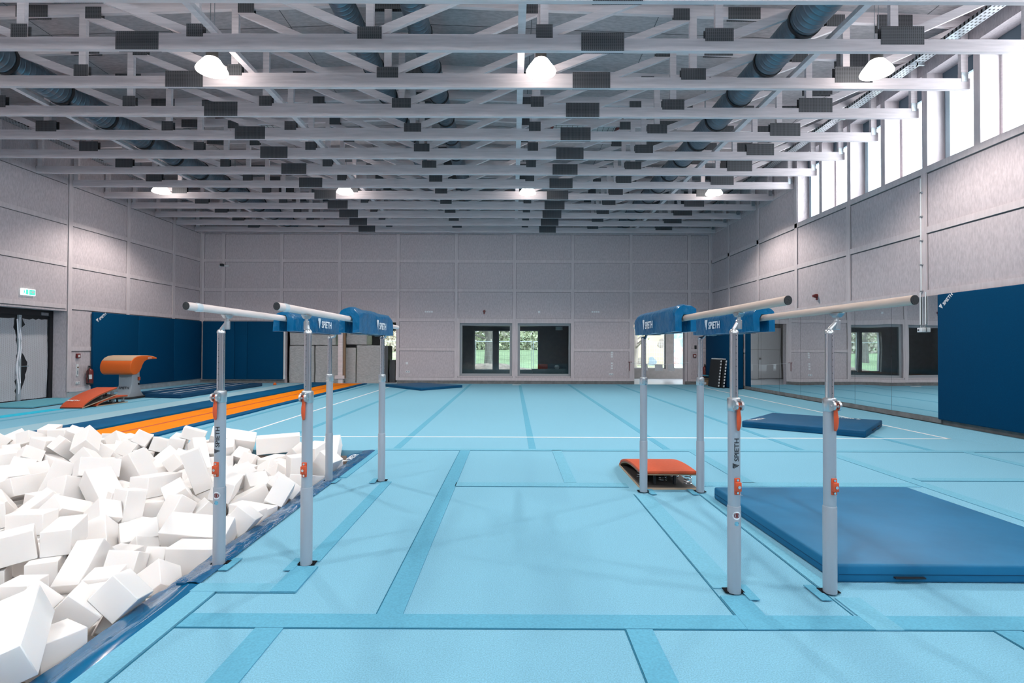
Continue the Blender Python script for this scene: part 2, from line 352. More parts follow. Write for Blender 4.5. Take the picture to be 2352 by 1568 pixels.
FOAM_VISIBLE = """207,212,198,-2510,7703,-297,140,-157,0;240,600,240,-2503,6988,-88,-94,0,132;187,184,187,-2535,4221,-306,0,0,-101;168,363,161,-2505,5890,-316,-121,157,0;212,224,204,-2459,4962,-288,157,0,-306;209,382,220,-2971,3667,-290,0,0,168;206,197,219,-2541,3132,-291,0,0,290;212,226,224,-2418,4469,-294,152,-157,0;192,234,180,-3691,3809,-121,101,157,-155;183,250,179,-2468,6191,-275,157,0,-19;200,394,181,-3413,5546,-191,89,0,-116;195,363,206,-2641,3522,-302,73,157,0;211,388,213,-3457,4498,-103,102,73,154;189,192,202,-2428,7205,-299,0,0,-45;240,600,240,-2925,5981,-280,-96,-157,0;240,600,240,-4051,7128,-234,0,96,-80;186,245,199,-2458,3378,-212,-68,73,-157;190,251,196,-2461,5636,-220,69,21,-53;187,321,197,-4050,7393,-64,-9,-18,-65;211,236,213,-2442,2875,-90,-157,0,-46;190,383,201,-2972,4826,-94,6,1,-256;191,388,184,-4108,4577,-120,-52,157,88;179,390,180,-3796,6963,-189,157,58,62;178,172,189,-2677,3870,-306,0,-314,12;170,287,154,-2891,7089,-124,10,-20,199;240,600,240,-2668,6688,-100,-157,0,-250;180,385,193,-3429,7657,-109,65,-155,-91;174,462,173,-3893,6406,-156,205,0,-159;187,427,191,-2973,5359,-177,84,-2,231;198,225,197,-3480,6996,-95,-157,167,-26;200,412,210,-2658,4638,-185,-48,-234,-33;212,486,225,-2645,7858,21,141,103,157;240,600,240,-3580,5331,-76,10,-4,-264;189,303,203,-2473,5020,-80,-129,153,-149;189,422,185,-3556,5807,-189,157,0,292;211,393,209,-2734,5577,-64,188,-196,34;201,510,181,-3188,6578,-85,19,-235,92;187,445,171,-3524,6415,-136,-9,86,96;169,478,153,-4971,7471,-17,22,24,53;179,355,177,-4512,4555,-120,-9,5,179;184,229,189,-2433,6405,-308,13,157,0;186,233,171,-2442,4056,-307,202,-157,0;190,218,195,-3586,4705,64,82,-38,-209;198,212,185,-2367,3260,40,238,-18,-141;199,203,208,-3083,6130,-113,105,-1,-252;184,337,185,-4274,6430,-29,0,-77,289;177,238,185,-2681,3512,-113,0,0,208;176,208,161,-5025,5413,-119,0,-3,82;209,477,218,-3148,6870,-144,-83,-72,-231;178,223,181,-3620,6106,-94,38,37,-118;192,415,189,-2606,6006,-73,158,-124,-96;207,418,187,-2555,5287,-110,214,166,37;195,179,191,-3047,5634,-77,13,-132,-57;187,239,178,-3138,3453,-73,157,0,7;205,395,205,-3108,7634,-19,209,83,13;173,202,172,-3248,7466,-120,157,0,-40;202,221,191,-3264,5829,-77,34,0,-118;214,231,197,-4519,4626,74,-120,146,-30;202,365,205,-3679,7598,-105,201,-101,101;214,229,224,-2855,5994,-6,51,0,68;213,459,212,-3664,3796,96,146,144,58;199,214,196,-3705,5059,68,47,130,-188;184,191,193,-3070,4454,-166,-74,-34,-215;207,214,187,-2521,3852,-140,-237,60,117;200,460,211,-5243,6898,-54,95,-26,-83;189,240,180,-2398,7861,-121,-27,5,0;203,387,191,-3215,5089,-76,143,65,116;208,223,217,-2566,3168,-26,-77,0,-122;184,510,166,-5424,6357,125,33,-125,67;240,600,240,-4359,5470,52,91,-111,199;208,190,207,-2387,4760,11,17,224,22;189,325,172,-2446,5756,28,-77,-61,-106;197,203,179,-3697,6314,-43,-70,-5,238;240,600,240,-4089,5899,100,142,271,-12;211,367,215,-2484,4229,-105,22,154,179;191,275,191,-2949,6785,-100,-89,64,-131;186,451,189,-3524,4903,18,156,20,118;167,359,177,-2757,4176,-201,-114,0,310;176,218,168,-5217,5548,-90,157,132,117;197,357,190,-3092,3888,-57,70,-8,5;188,395,172,-4353,7503,78,-7,234,200;240,600,240,-5796,6607,113,-147,-15,295;201,340,186,-5785,8022,117,2,-24,306;196,227,180,-2800,3694,-90,0,0,34;180,465,191,-4562,6963,48,40,-71,-26;175,294,176,-3255,6401,1,-15,-79,-222;211,483,198,-2442,6382,-74,26,-2,303;209,224,223,-5381,6069,87,-219,-12,98;209,502,189,-3441,4020,-89,-46,157,0;215,415,215,-4817,5031,6,-19,-101,-211;212,221,206,-5676,6184,118,41,66,251;174,198,161,-4914,7124,83,12,-291,5;178,413,178,-6543,7081,101,126,-284,39;178,512,185,-3862,7747,-132,-128,-66,121;193,422,206,-4009,4865,30,-54,57,-52;214,516,227,-2609,4475,-6,24,101,189;178,367,163,-3998,5494,51,-13,-150,-196;198,229,193,-3353,4801,-110,-23,-163,-17;172,209,162,-2417,3701,-296,157,0,-88;195,175,191,-6635,6916,306,285,-88,91;169,343,156,-3728,6675,-37,-253,0,-162;206,302,204,-5214,7551,148,135,26,-107;206,208,189,-5098,7116,164,-92,-90,109;209,289,205,-4079,7665,59,-107,-6,37;185,515,188,-4663,7486,208,-1,-183,-272;179,210,169,-3051,4208,-115,-6,314,146;212,393,224,-5047,5799,58,98,94,30;215,180,217,-5473,7498,85,200,32,68;195,371,193,-4295,4849,54,153,-94,-215;192,214,179,-5238,5448,74,-59,-132,-197;188,290,190,-5669,7704,155,-106,61,-291;181,297,176,-4047,4524,66,0,3,167;180,200,163,-6031,7769,122,0,0,-97;192,207,184,-2757,3098,57,73,-35,-85;208,442,217,-3656,5511,129,131,-146,166;173,211,178,-3724,4191,-119,17,0,1;172,334,158,-4997,6650,11,150,76,-147;188,410,188,-3414,4099,109,0,0,-271;209,421,196,-2928,5492,117,-3,-30,-286;182,519,171,-4109,6677,56,-50,77,-27;176,354,180,-5500,6626,262,-76,17,-51;214,474,227,-4021,5275,114,153,-94,-49;187,345,195,-5380,7190,110,-16,48,-58;178,218,164,-4435,5050,70,70,-144,68;182,221,176,-4327,6992,67,-108,250,-113;180,223,180,-6272,6682,187,107,4,112;182,234,193,-2411,7230,-81,-157,0,290;191,363,187,-4971,5472,116,-14,119,-35;199,178,197,-6093,6822,179,52,96,-27;184,213,191,-5213,6749,173,270,68,103;187,361,195,-4289,5538,278,24,40,255;203,370,188,-4865,7419,188,16,-31,-273;174,504,168,-4466,7906,85,0,-1,-64;187,287,199,-2393,5513,27,-87,-44,-297;202,211,183,-6048,8079,123,0,128,-157;203,340,205,-5380,5690,144,-4,-104,-55;171,477,180,-4221,7229,76,91,10,91;240,600,240,-3474,7967,115,-3,-7,196;201,503,201,-4925,6304,122,85,-83,48;196,511,192,-2473,2679,99,-21,32,-262;207,227,214,-6983,7544,215,60,84,-1;191,462,186,-3386,5760,221,124,5,209;200,257,211,-2856,3971,-78,-41,13,24;210,220,217,-3920,4249,-116,-314,0,-6;188,276,200,-3186,4583,-69,3,-88,-91;180,268,179,-5628,7088,195,-19,-261,-6;180,485,166,-6859,7937,270,-4,-304,47;203,232,197,-3329,5349,67,103,-272,-76;173,210,159,-5690,6314,248,61,50,285;196,410,201,-4658,5485,160,122,35,49;184,442,185,-6016,6283,163,-8,34,213;168,462,159,-6314,7092,292,86,-110,243;192,383,195,-5840,7089,279,205,-30,192;182,209,190,-4426,6356,192,89,101,74;211,510,202,-5286,6649,351,-38,-87,-225;211,415,225,-6140,7363,305,-6,0,15;169,289,155,-4446,7477,326,35,0,198;166,297,157,-6089,6497,182,-23,245,191;193,229,183,-3099,7266,-136,108,11,-230;189,363,186,-2754,7473,100,-303,5,-9;179,335,193,-5027,7283,266,248,-90,109;240,600,240,-4105,7862,176,-44,-101,-70;196,316,193,-3085,6046,79,-36,105,221"""
FOAM_BURIED = """205,225,211,-5888,5023,-298,90,157,0;202,206,204,-2924,4715,-297,-157,0,-82;169,216,160,-5512,5411,-320,0,0,-241;166,309,155,-4687,6634,-323,0,0,-301;198,326,203,-4810,5493,-299,0,0,-200;193,171,190,-6013,7118,-273,157,-74,-219;202,223,217,-5409,5803,-292,0,0,229;193,193,199,-3473,6030,-301,0,0,-214;175,202,158,-3739,4072,-313,223,-157,0;211,483,206,-3339,4119,-297,0,0,266;192,474,185,-3721,3438,-304,65,157,0;166,222,169,-2679,6347,-315,0,0,-28;188,505,174,-3717,2827,-313,0,0,-31;202,193,215,-5189,4421,-299,-211,157,0;207,208,193,-6933,7289,-304,0,0,-46;203,233,213,-3200,5617,-293,0,0,38;171,221,166,-8305,7835,-317,0,0,-163;185,503,183,-3821,3762,-308,0,0,172;188,218,200,-5085,7093,-300,0,0,-304;210,504,201,-3175,6260,-299,-314,0,-93;209,229,197,-4034,7561,-296,-128,-157,0;198,477,212,-7485,7574,-294,0,0,-254;197,179,193,-7154,6658,-304,0,0,-29;240,600,240,-2972,2969,-280,0,0,-245;167,280,177,-6350,7172,-312,0,0,-59;175,217,185,-5607,6344,-292,157,0,247;182,266,195,-6924,7850,-303,0,0,217;190,189,181,-4027,6037,-309,0,0,134;198,214,188,-3796,7456,-301,-76,-157,0;240,600,240,-6165,6268,-280,127,157,13;210,274,226,-3278,5283,-295,-118,157,0;204,277,217,-4879,4012,-292,0,0,-254;213,225,198,-5121,5430,-301,0,0,92;201,336,190,-4107,5353,-305,0,0,-135;209,203,195,-4358,4808,-303,0,0,-159;240,600,240,-4784,7083,-280,0,0,13;196,374,195,-3447,6907,-303,0,0,100;207,174,215,-4797,4783,-297,-137,157,0;195,222,180,-6837,6644,-302,-33,157,100;180,519,176,-3468,3102,-312,0,0,100;186,511,170,-6389,6594,-315,0,0,-268;202,234,202,-2989,2177,-299,0,0,-94;204,194,192,-4215,6646,-304,0,0,-266;189,438,186,-4637,6061,-307,0,0,-199;179,423,161,-5403,6582,-319,0,0,259;184,408,174,-5363,4832,-308,-124,-157,141;167,382,159,-4447,3675,-320,0,0,296;176,451,159,-4359,7286,-320,0,0,-38;199,398,203,-2676,2385,-298,0,0,113;189,313,202,-3431,7830,-299,0,0,223;191,329,197,-3476,7411,-301,0,0,-246;240,600,240,-4295,6380,-280,0,0,-151;169,408,153,-2520,1710,-324,0,0,196;210,220,190,-7210,7240,-305,0,0,249;166,395,168,-5415,7503,-316,0,0,287;190,450,193,-6120,5708,-304,0,0,248;181,219,186,-3746,5000,-307,0,0,284;183,222,175,-3824,5526,-313,0,0,-61;209,342,225,-7217,7802,-287,0,0,41;186,478,183,-4668,7907,-308,0,0,157;181,493,174,-3028,7571,-313,0,0,50;178,407,166,-3484,4753,-311,-287,-157,0;171,482,170,-2834,7589,-315,0,0,-266;240,600,240,-5945,5331,-90,157,66,-242;195,240,188,-6182,7573,-303,76,157,-2;185,181,168,-2484,1931,-307,-294,-157,0;196,172,178,-4090,7912,-311,0,0,-312;178,453,184,-6812,6748,-113,0,0,268;211,236,198,-3263,3540,-301,0,0,4;212,265,202,-6535,6034,-268,-157,0,-306;193,235,191,-5180,6576,-222,83,-60,149;193,192,176,-2428,2863,-304,-157,0,-219;205,401,193,-3219,4735,-303,0,0,297;189,335,187,-6128,6923,-218,75,0,-62;180,239,184,-5179,5726,-280,157,0,137;180,204,170,-2949,7202,-298,157,0,-224;203,214,219,-3609,6256,-291,0,0,266;165,396,156,-3921,3631,-134,-2,-1,27;176,311,180,-7362,7693,-123,-8,46,41;204,364,187,-3565,6688,-211,71,0,-58;182,366,173,-4011,4021,-306,4,0,-216;175,187,176,-7251,7306,-122,0,0,-61;193,400,196,-4807,3763,-200,157,0,-85;214,486,217,-6706,6426,-292,0,0,-84;200,217,197,-4604,7552,-300,107,-157,0;200,452,195,-6516,7875,-302,0,0,163;185,239,170,-4760,4994,-280,157,0,154;170,278,182,-5142,4800,-261,157,0,89;240,600,240,-5070,7609,-184,-34,-3,-193;196,308,196,-3393,2610,-302,68,-157,77;195,273,197,-7448,7152,-302,-85,157,0;182,267,187,-5516,7775,-306,0,0,-52;213,200,220,-4206,3179,-300,157,0,-313;203,473,210,-3665,4502,-298,3,-157,0;194,203,203,-5423,6984,-298,0,0,96;210,190,214,-3647,7137,-293,0,0,253;187,190,169,-3920,5157,-244,87,-53,-147;184,286,175,-2938,6986,-313,314,0,147;207,506,209,-6652,7073,-202,-157,200,-57;207,347,213,-3395,2348,-214,-157,-15,35;196,255,182,-5071,7168,-102,-215,158,-2;189,194,190,-4412,4584,-305,0,0,284;208,224,215,-4267,6129,-222,-245,-34,-152;199,225,181,-5916,7566,-310,0,0,137;166,211,158,-5056,4610,-321,0,0,199;203,311,205,-4385,5782,-297,0,0,166;194,335,209,-4689,5750,-212,245,-93,109;179,469,168,-3273,7533,-310,-64,157,0;176,216,177,-5560,7120,-311,0,0,253;180,206,190,-8118,7540,-305,0,314,-85;171,482,171,-2616,5456,-315,0,0,87;177,490,175,-5642,5767,-311,-2,-157,73;205,476,193,-5590,4854,-298,5,-157,3;208,422,199,-5867,6118,-259,0,100,-112;179,217,191,-2695,5219,-305,0,0,-120;197,218,200,-2862,2888,-51,-157,0,259;167,239,152,-2952,5066,-324,0,314,97;166,300,169,-4488,5196,-317,60,-157,-66;173,172,157,-5443,6152,-322,0,0,81;205,229,207,-3985,3053,-297,10,-157,0;192,291,186,-2707,2436,-101,38,157,174;200,345,194,-2806,1784,-204,157,-68,197;202,338,205,-5669,5245,-216,164,97,73;183,344,185,-4098,4573,-308,0,0,-227;169,379,174,-2614,2651,-209,157,81,226;174,236,179,-5876,7307,-313,-204,-157,0;180,499,167,-6390,5865,-310,114,157,0;194,209,196,-2865,4377,-302,0,0,225;184,380,182,-6922,6324,-91,150,-161,72;171,492,156,-5898,5813,-102,-31,30,-260;195,425,184,-5184,5943,-172,-157,-20,-43;240,600,240,-2631,2080,-125,-9,-75,-127;201,479,202,-4456,5133,-131,3,1,95;166,483,174,-3019,3922,-282,0,250,-161;172,509,178,-5238,5252,-225,157,196,-78;196,193,197,-3322,5844,-302,201,-157,0;198,222,187,-3808,5806,-289,157,0,251;193,187,193,-5024,4938,-307,157,0,246;188,214,175,-4375,7685,-293,-157,0,16;201,327,202,-3487,3425,-178,-55,-83,-310;176,459,181,-4014,4285,-312,205,157,0;169,315,153,-6350,7915,-128,0,0,-157;183,189,193,-6117,5635,-111,0,314,87;198,208,194,-3436,2815,-303,0,-314,146;187,435,198,-3785,2893,-128,0,0,300;214,454,219,-2827,7577,-118,1,-2,-300;175,435,165,-5564,7893,-130,0,0,-148;214,241,213,-8035,7791,-293,-4,157,-94;184,383,199,-5013,6322,-226,160,-207,-17;183,207,169,-4752,7062,-69,-70,157,-65;213,436,204,-4502,4077,-253,0,-79,-198;199,277,187,-6660,7404,-306,0,0,10;208,315,208,-2742,6356,-127,0,0,-149;171,290,170,-4645,4578,-315,0,0,-9;203,220,201,-4283,5922,-99,29,6,302;185,170,192,-3309,2132,-315,157,0,80;172,316,172,-4590,6118,-125,-6,-8,-133;177,441,184,-6094,7583,-113,0,0,157;183,503,172,-4253,3722,-308,-14,-157,0;197,201,182,-5726,6560,-309,0,0,-37;181,481,177,-7183,6909,-187,-63,0,-56;168,236,161,-4872,5265,-320,-314,0,144;182,216,188,-3277,6461,-292,157,0,-220;189,511,183,-4002,4886,-270,0,68,-250;199,393,181,-3582,5161,-301,240,157,0;189,293,185,-4305,7502,-146,44,-164,-195;213,317,217,-4785,7762,-118,40,-62,94;173,190,176,-5026,4284,-314,110,157,0;207,235,220,-3030,3412,-296,166,-157,0;213,226,211,-5883,5007,-82,157,0,-240;196,272,191,-3790,6052,-245,131,0,182;202,332,206,-7012,7897,-84,-9,-4,-157;196,267,190,-2795,5787,-179,-38,110,-138;170,222,175,-3383,6026,-88,-156,1,-161;179,514,183,-6158,6131,-56,157,-163,23;167,318,157,-5313,6245,-199,-32,59,28;208,236,188,-4837,4465,-210,-242,-100,-92;171,310,181,-5837,5680,30,-29,-31,213;192,226,189,-3745,4924,-118,-127,157,0;186,229,175,-5738,5475,-47,224,-58,69;168,344,163,-5728,7816,-316,51,-157,-69;176,204,185,-5083,6135,-298,-157,0,-14;194,375,189,-4465,7797,-92,-1,-1,19;185,228,184,-4574,7286,-177,-104,-24,-158;196,210,183,-7679,7435,-308,0,0,246;178,238,170,-4511,5912,-94,-31,3,23;188,238,185,-7097,7495,-171,220,66,-6;213,378,220,-5570,6331,-45,0,-32,-247;240,600,240,-4582,3938,-46,-12,-77,-220;212,320,208,-4105,5639,-296,314,0,-105;193,287,207,-3077,1882,-230,157,42,-41;208,426,206,-2522,7438,-187,157,0,-264;178,463,169,-4549,6875,-231,-157,-118,-144;182,446,170,-6967,7246,-116,-98,157,-154;194,191,192,-3038,4210,-303,-305,157,0;206,207,210,-6791,6088,-126,-64,-46,104;181,201,194,-3802,6706,-300,157,0,-75;174,233,180,-6955,6870,-284,-157,0,115;172,303,159,-4769,5259,-133,-20,-309,-62;208,297,199,-4991,6103,-93,-37,-4,-183;211,403,222,-5201,7372,-88,196,31,68;210,232,221,-2901,6571,-295,115,157,0;190,407,197,-3771,4601,-81,-7,53,302;188,416,174,-4508,4318,-200,-53,-61,-114;183,451,193,-6442,7535,-206,79,104,-238;190,456,185,-3735,2968,69,7,-4,197;191,224,175,-2702,2573,80,7,-3,-291;210,502,207,-5533,6690,-164,-184,-216,-55;185,484,199,-5367,4670,-58,128,88,175;240,600,240,-6283,6549,-46,-21,-46,-7;181,479,179,-3141,2484,-215,-35,-30,-4;182,211,193,-6520,6838,-82,177,39,-28;204,182,195,-5337,7095,-114,-133,7,226;202,248,196,-5991,7834,-276,157,0,210;209,199,211,-4494,5455,-301,157,0,-162;207,187,199,-6119,7327,-300,0,0,262;170,332,167,-7145,6469,-234,-157,0,138;201,233,191,-2824,3230,-166,117,78,14;207,220,214,-4976,6942,-87,156,-291,13;190,172,178,-3304,3224,-311,0,0,256;204,172,219,-4967,4136,-74,0,0,59;204,283,196,-5588,4991,-54,-157,0,306;188,310,177,-6394,7114,-99,0,-52,-300;167,352,173,-3164,2824,-224,-157,0,-160;178,393,191,-6688,6495,37,73,42,178;210,329,192,-5968,7835,-55,0,0,0;204,211,214,-4558,6625,-111,-181,-111,-121;202,210,204,-4171,4844,-151,-40,57,312;167,502,157,-3967,5505,-115,7,0,-39;166,254,175,-7867,7537,-273,157,0,212;191,291,193,-4686,7545,-30,-27,76,-177;171,453,169,-5505,5929,-120,80,-5,-237;212,515,213,-5887,6864,-142,157,0,287;181,213,165,-4690,6313,-148,-229,14,-163;187,226,190,-3584,2778,-98,173,2,-180;192,288,174,-5668,7529,-236,-83,0,-178;179,256,184,-4231,5274,-120,27,157,69;178,230,187,-5488,5497,-113,171,0,79;211,293,224,-4377,7243,-89,0,-56,-14;170,279,160,-7071,7326,41,-3,68,254;178,419,190,-4353,6159,48,-19,135,-180;196,223,196,-6670,7879,-107,0,0,304;199,385,204,-5247,5055,-85,3,197,-109;198,435,212,-7779,7762,-116,-33,-63,53;200,218,196,-4340,6798,-97,112,58,237;190,219,197,-2754,4883,-290,157,0,190;179,359,173,-6972,7643,-135,70,-50,109;203,206,218,-4061,3443,-297,-157,0,31;189,183,196,-3997,6830,-159,-175,237,-25;188,196,172,-5222,7890,-306,47,-157,-234;165,237,167,-7369,7141,-86,157,0,-175;202,365,217,-2469,2209,95,72,-24,-270;201,295,191,-4908,5765,-172,225,-74,137;206,181,200,-2400,6709,-310,157,0,157;202,190,197,-3552,2516,-101,141,-180,62;191,254,182,-2461,1641,-120,157,0,-314;198,233,201,-5713,6040,-85,-19,-77,229;189,214,171,-3344,7171,-293,-157,0,239;178,373,170,-6190,7282,-66,-51,98,269;181,199,188,-3281,4153,-100,0,0,-269;177,504,178,-6315,5728,-122,-2,-5,-32;207,224,221,-4578,3584,-9,-199,227,39;173,236,185,-4169,7737,-175,-16,101,159;172,239,180,-5739,5310,76,-68,57,-247;201,231,192,-4168,4359,-121,-1,-5,2;212,427,201,-5975,5802,115,-1,-285,-101;171,327,168,-7642,7450,-115,11,2,-117;203,229,187,-5123,6388,-71,-289,107,-18;170,267,161,-6602,6239,-88,-57,-82,-109;166,440,160,-3317,3148,-95,-279,122,-59;213,331,225,-6668,7441,-100,0,0,313;200,239,212,-4568,4901,-300,-291,157,2;200,457,181,-5758,7196,-126,-34,50,-94;183,224,197,-5972,7390,-92,-148,-8,313;240,600,240,-5014,4358,-1,-33,-12,216;168,182,171,-4680,7328,-7,105,26,160;212,172,224,-5565,5674,-79,15,-23,68;214,220,205,-3746,5862,-25,159,71,136;180,174,192,-6896,6978,-77,-1,24,111;202,203,186,-4838,5516,-61,125,-12,66;194,358,210,-6471,6771,103,-48,114,238;184,226,185,-7549,7251,-92,-149,11,307;193,237,174,-5504,7534,-97,53,0,128;208,212,218,-5594,6949,-54,-51,97,-124;180,344,188,-5661,4724,-101,0,0,-242;240,600,240,-3137,1954,55,-127,79,-41;169,230,163,-6463,6485,162,-92,31,146;177,182,171,-5678,7159,28,279,50,-96;191,221,178,-5773,7569,8,93,16,157;191,362,202,-7134,6566,46,-1,14,-65;212,234,202,-5503,7269,-45,38,-267,-102;193,188,208,-4007,6612,-143,-23,80,304;200,380,181,-5497,7886,43,0,0,149;174,276,178,-4550,6471,27,39,203,-121;204,188,198,-4593,4415,66,-214,-166,9;209,447,201,-6681,6724,198,-61,34,-21;176,519,184,-7258,7796,101,-66,-94,149;191,514,198,-5515,5168,142,60,64,235;179,306,161,-5136,5070,104,-52,197,-109;209,439,218,-6463,6037,106,158,106,23;208,302,196,-7544,6938,-161,15,101,85;209,174,218,-6443,7737,-52,40,-28,302;166,377,150,-7201,7451,109,-146,89,-61;180,209,163,-8192,7855,-114,-32,-11,34;165,270,175,-7729,7169,-242,119,-1,-11;187,229,169,-6846,7588,72,-186,-230,-1;175,449,171,-4856,6641,-168,-101,73,171;198,173,204,-5663,5903,56,-19,-77,229;170,382,184,-5612,4861,168,-53,176,-165;198,203,197,-5427,6833,35,-216,-83,129;194,224,202,-6214,7595,80,0,0,-177;207,210,195,-6250,6994,90,136,189,-105;201,489,192,-7636,7501,87,23,178,241;182,472,173,-6978,6474,184,37,68,-8;204,420,207,-3640,2472,87,-3,-23,73;208,450,222,-6393,7820,153,37,-22,289;212,409,198,-6577,6318,208,89,107,-73;208,321,206,-4429,3393,-157,-60,-210,126;169,513,180,-7911,7291,-97,-149,96,-75;187,420,171,-4604,4833,-103,-265,160,-20;189,206,177,-6207,5404,-135,112,-117,-200;169,213,160,-5029,6821,-320,0,0,32;186,205,189,-5793,6284,-25,71,-32,-247;208,203,200,-3651,3488,-51,141,-72,29;215,240,216,-6045,7158,51,299,64,-63;192,380,183,-4391,4127,-23,-84,69,-19;207,499,218,-3121,2597,-32,8,-46,-110;183,327,189,-5790,5612,230,63,-12,25;205,255,197,-4166,3650,-111,-57,192,-14;208,226,214,-6848,6127,134,12,-66,-85;240,600,240,-5312,4676,217,23,63,-82;192,374,177,-6890,6297,307,30,87,-50;170,327,177,-6675,7339,97,-3,-157,-184;199,210,185,-5216,6610,45,-58,57,79;171,294,181,-6947,7972,105,-10,4,-111;202,469,214,-5254,4510,49,-42,89,179;199,200,199,-4440,5654,197,175,43,239;203,328,212,-7372,6969,84,-106,64,139;169,227,176,-7651,7884,-40,79,-63,53;188,438,201,-3976,3113,-101,8,-157,244;166,269,168,-8116,7519,-75,45,0,-242;185,252,173,-6335,7371,74,132,51,7;199,221,181,-6819,7114,99,18,8,141;175,216,179,-6093,5975,146,-141,-29,48;174,401,157,-4990,7886,-43,-147,-34,272;205,215,210,-4036,6187,-105,-184,-32,-151;168,465,178,-7716,7704,151,-50,-121,267;167,444,176,-6453,5788,160,45,58,142;215,334,195,-4163,4061,-110,-19,-26,2;192,339,193,-4629,4466,267,-3,13,302;196,174,183,-7349,7297,105,-121,112,-175;187,220,192,-7340,6655,53,-170,172,-91;183,205,174,-6030,6423,-19,-164,-68,-98;196,366,211,-5041,4039,219,-157,3,-242;207,409,204,-5832,5346,332,-134,-215,43;179,238,180,-4818,6531,-30,204,73,171;193,181,193,-7547,8064,91,-157,0,-74;170,310,163,-3376,2752,-50,-155,0,284;187,189,179,-5943,7565,138,247,91,-21;201,231,205,-4118,3348,-91,0,-314,-117;211,212,198,-5770,7335,68,86,67,-301;202,238,193,-4423,5945,95,-30,-9,-1;209,179,189,-5970,5504,192,-47,-216,-76;180,449,175,-4047,3840,58,-56,109,-173;185,179,168,-7002,6798,-75,-41,-157,134;185,176,173,-5541,5412,146,38,257,162;193,488,186,-4699,5891,93,28,-107,-305;189,208,184,-7623,7070,99,113,-108,57;170,192,176,-7092,7012,64,181,-5,-36;205,447,207,-2989,2308,35,36,-69,-71;213,323,202,-6232,5850,342,56,36,-43;214,383,213,-6601,6120,402,-92,13,-228;206,243,193,-7198,6792,155,-168,2,-235;202,283,187,-7972,7947,62,-47,-17,283;199,323,190,-3090,3006,45,189,78,-50;194,185,202,-4949,4737,-95,-211,-243,6;165,196,155,-5161,4196,129,35,7,-85;170,187,170,-7040,7170,170,102,246,-63;189,263,190,-4789,3788,95,179,-157,-104;198,173,205,-6737,5968,280,-74,311,76;173,245,166,-6930,6815,142,161,-2,292;175,513,169,-7522,7224,304,-43,150,-45"""
SKY = 5.8
EXPOSURE = 0.0

# ================================================================ the hall
XL, XR, YB, YF = -13.387, 8.527, 22.95, -6.0
GY = 11.05                      # structural grid across the hall, 1.25 m bays
ROOF = lambda x: 8.29-.0375*abs(x+2.35)
ZS, ZH = 5.307, 7.24            # clerestory sill and head

# floor (with the foam pit left open)
PX0, PX1, PY0, PY1 = -9.6, -2.06, .6, 8.05
f = MB()
f.box(PX1, XR+.5, YF, YB, -.08, 0); f.box(XL-1.2, PX0, YF, YB, -.08, 0)
f.box(PX0, PX1, PY1, YB, -.08, 0); f.box(PX0, PX1, YF, PY0, -.08, 0)
struct(f.build('floor', M['carpet']), 'light blue carpeted gymnastics floor filling the hall', 'floor')
p = MB(); p.box(PX0, PX1, PY0, PY1, -.5, -.41)
p.box(-2.3, PX1, PY0, PY1, -.5, -.09); p.box(PX0-.1, PX0, PY0, PY1, -.5, -.08); p.box(PX1, PX1+.1, PY0, PY1, -.5, -.08); p.box(PX0, PX1, PY1, PY1+.1, -.5, -.08); p.box(PX0, PX1, PY0-.1, PY0, -.5, -.08)
struct(p.build('floor_pit', M['pit_wall']), 'sunken foam pit lined beneath the white blocks', 'pit')

# ---- panelled walls: boards (slot 0) under timber battens (slot 1), painted groove shade (slot 2)
BZ = [1.467, 2.734, 4.0, 5.255, 6.467]
def back_wall():
    w = MB(); y0, y1 = YB, YB+.28
    ops = [(-9.78, -4.95, 0, 2.62), (-2.27, -.02, .33, 2.60), (.22, 2.52, .33, 2.60), (5.22, 7.39, 0, 2.62)]
    x = XL
    for a, b, z0, z1 in ops:
        w.box(x, a, y0, y1, 0, 8.5); w.box(a, b, y0, y1, z1, 8.5)
        if z0: w.box(a, b, y0, y1, 0, z0)
        x = b
    w.box(x, XR, y0, y1, 0, 8.5)
    t = .03
    inside = lambda x, z: any(a-.02 < x < b+.02 and z0-.02 < z < z1 for a, b, z0, z1 in ops)
    xs = [.07+2.5*k for k in range(-5, 4)]
    for x in xs+[XL+.06, XR-.06]:
        zb = 2.66 if inside(x, 1.2) else .14
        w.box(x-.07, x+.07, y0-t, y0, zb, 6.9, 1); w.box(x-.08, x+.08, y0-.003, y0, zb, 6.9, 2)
    edges = [XL]+xs+[XR]
    for z in BZ+[.2]:
        for i in range(len(edges)-1):
            a, b = edges[i]+.07, edges[i+1]-.07
            hit = [o for o in ops if o[0] < (a+b)/2 < o[1] and o[2]-.05 < z < o[3]-.05]
            if hit: continue
            w.box(a, b, y0-t*.8, y0, z-.065, z+.065, 1)
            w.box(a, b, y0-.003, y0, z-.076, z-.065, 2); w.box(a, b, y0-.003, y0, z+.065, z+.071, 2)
    # frames round the openings
    for a, b, z0, z1 in ops:
        w.box(a-.09, a, y0-t*.7, y0, max(z0, .14), z1+.1, 1); w.box(b, b+.09, y0-t*.7, y0, max(z0, .14), z1+.1, 1); w.box(a, b, y0-t*.7, y0, z1, z1+.1, 1)
    return w
struct(back_wall().build('wall_back', [M['osb'], M['batten'], M['gapline']]), 'whitewashed board wall at the far end of the hall', 'wall')
b = MB()
for a, c in ((XL, -9.78), (-4.95, 5.22), (7.39, XR)): b.box(a, c, YB-.012, YB, 0, .135)
struct(b.build('baseboard_back', M['plinth']), 'dark concrete plinth along the far wall', 'baseboard')
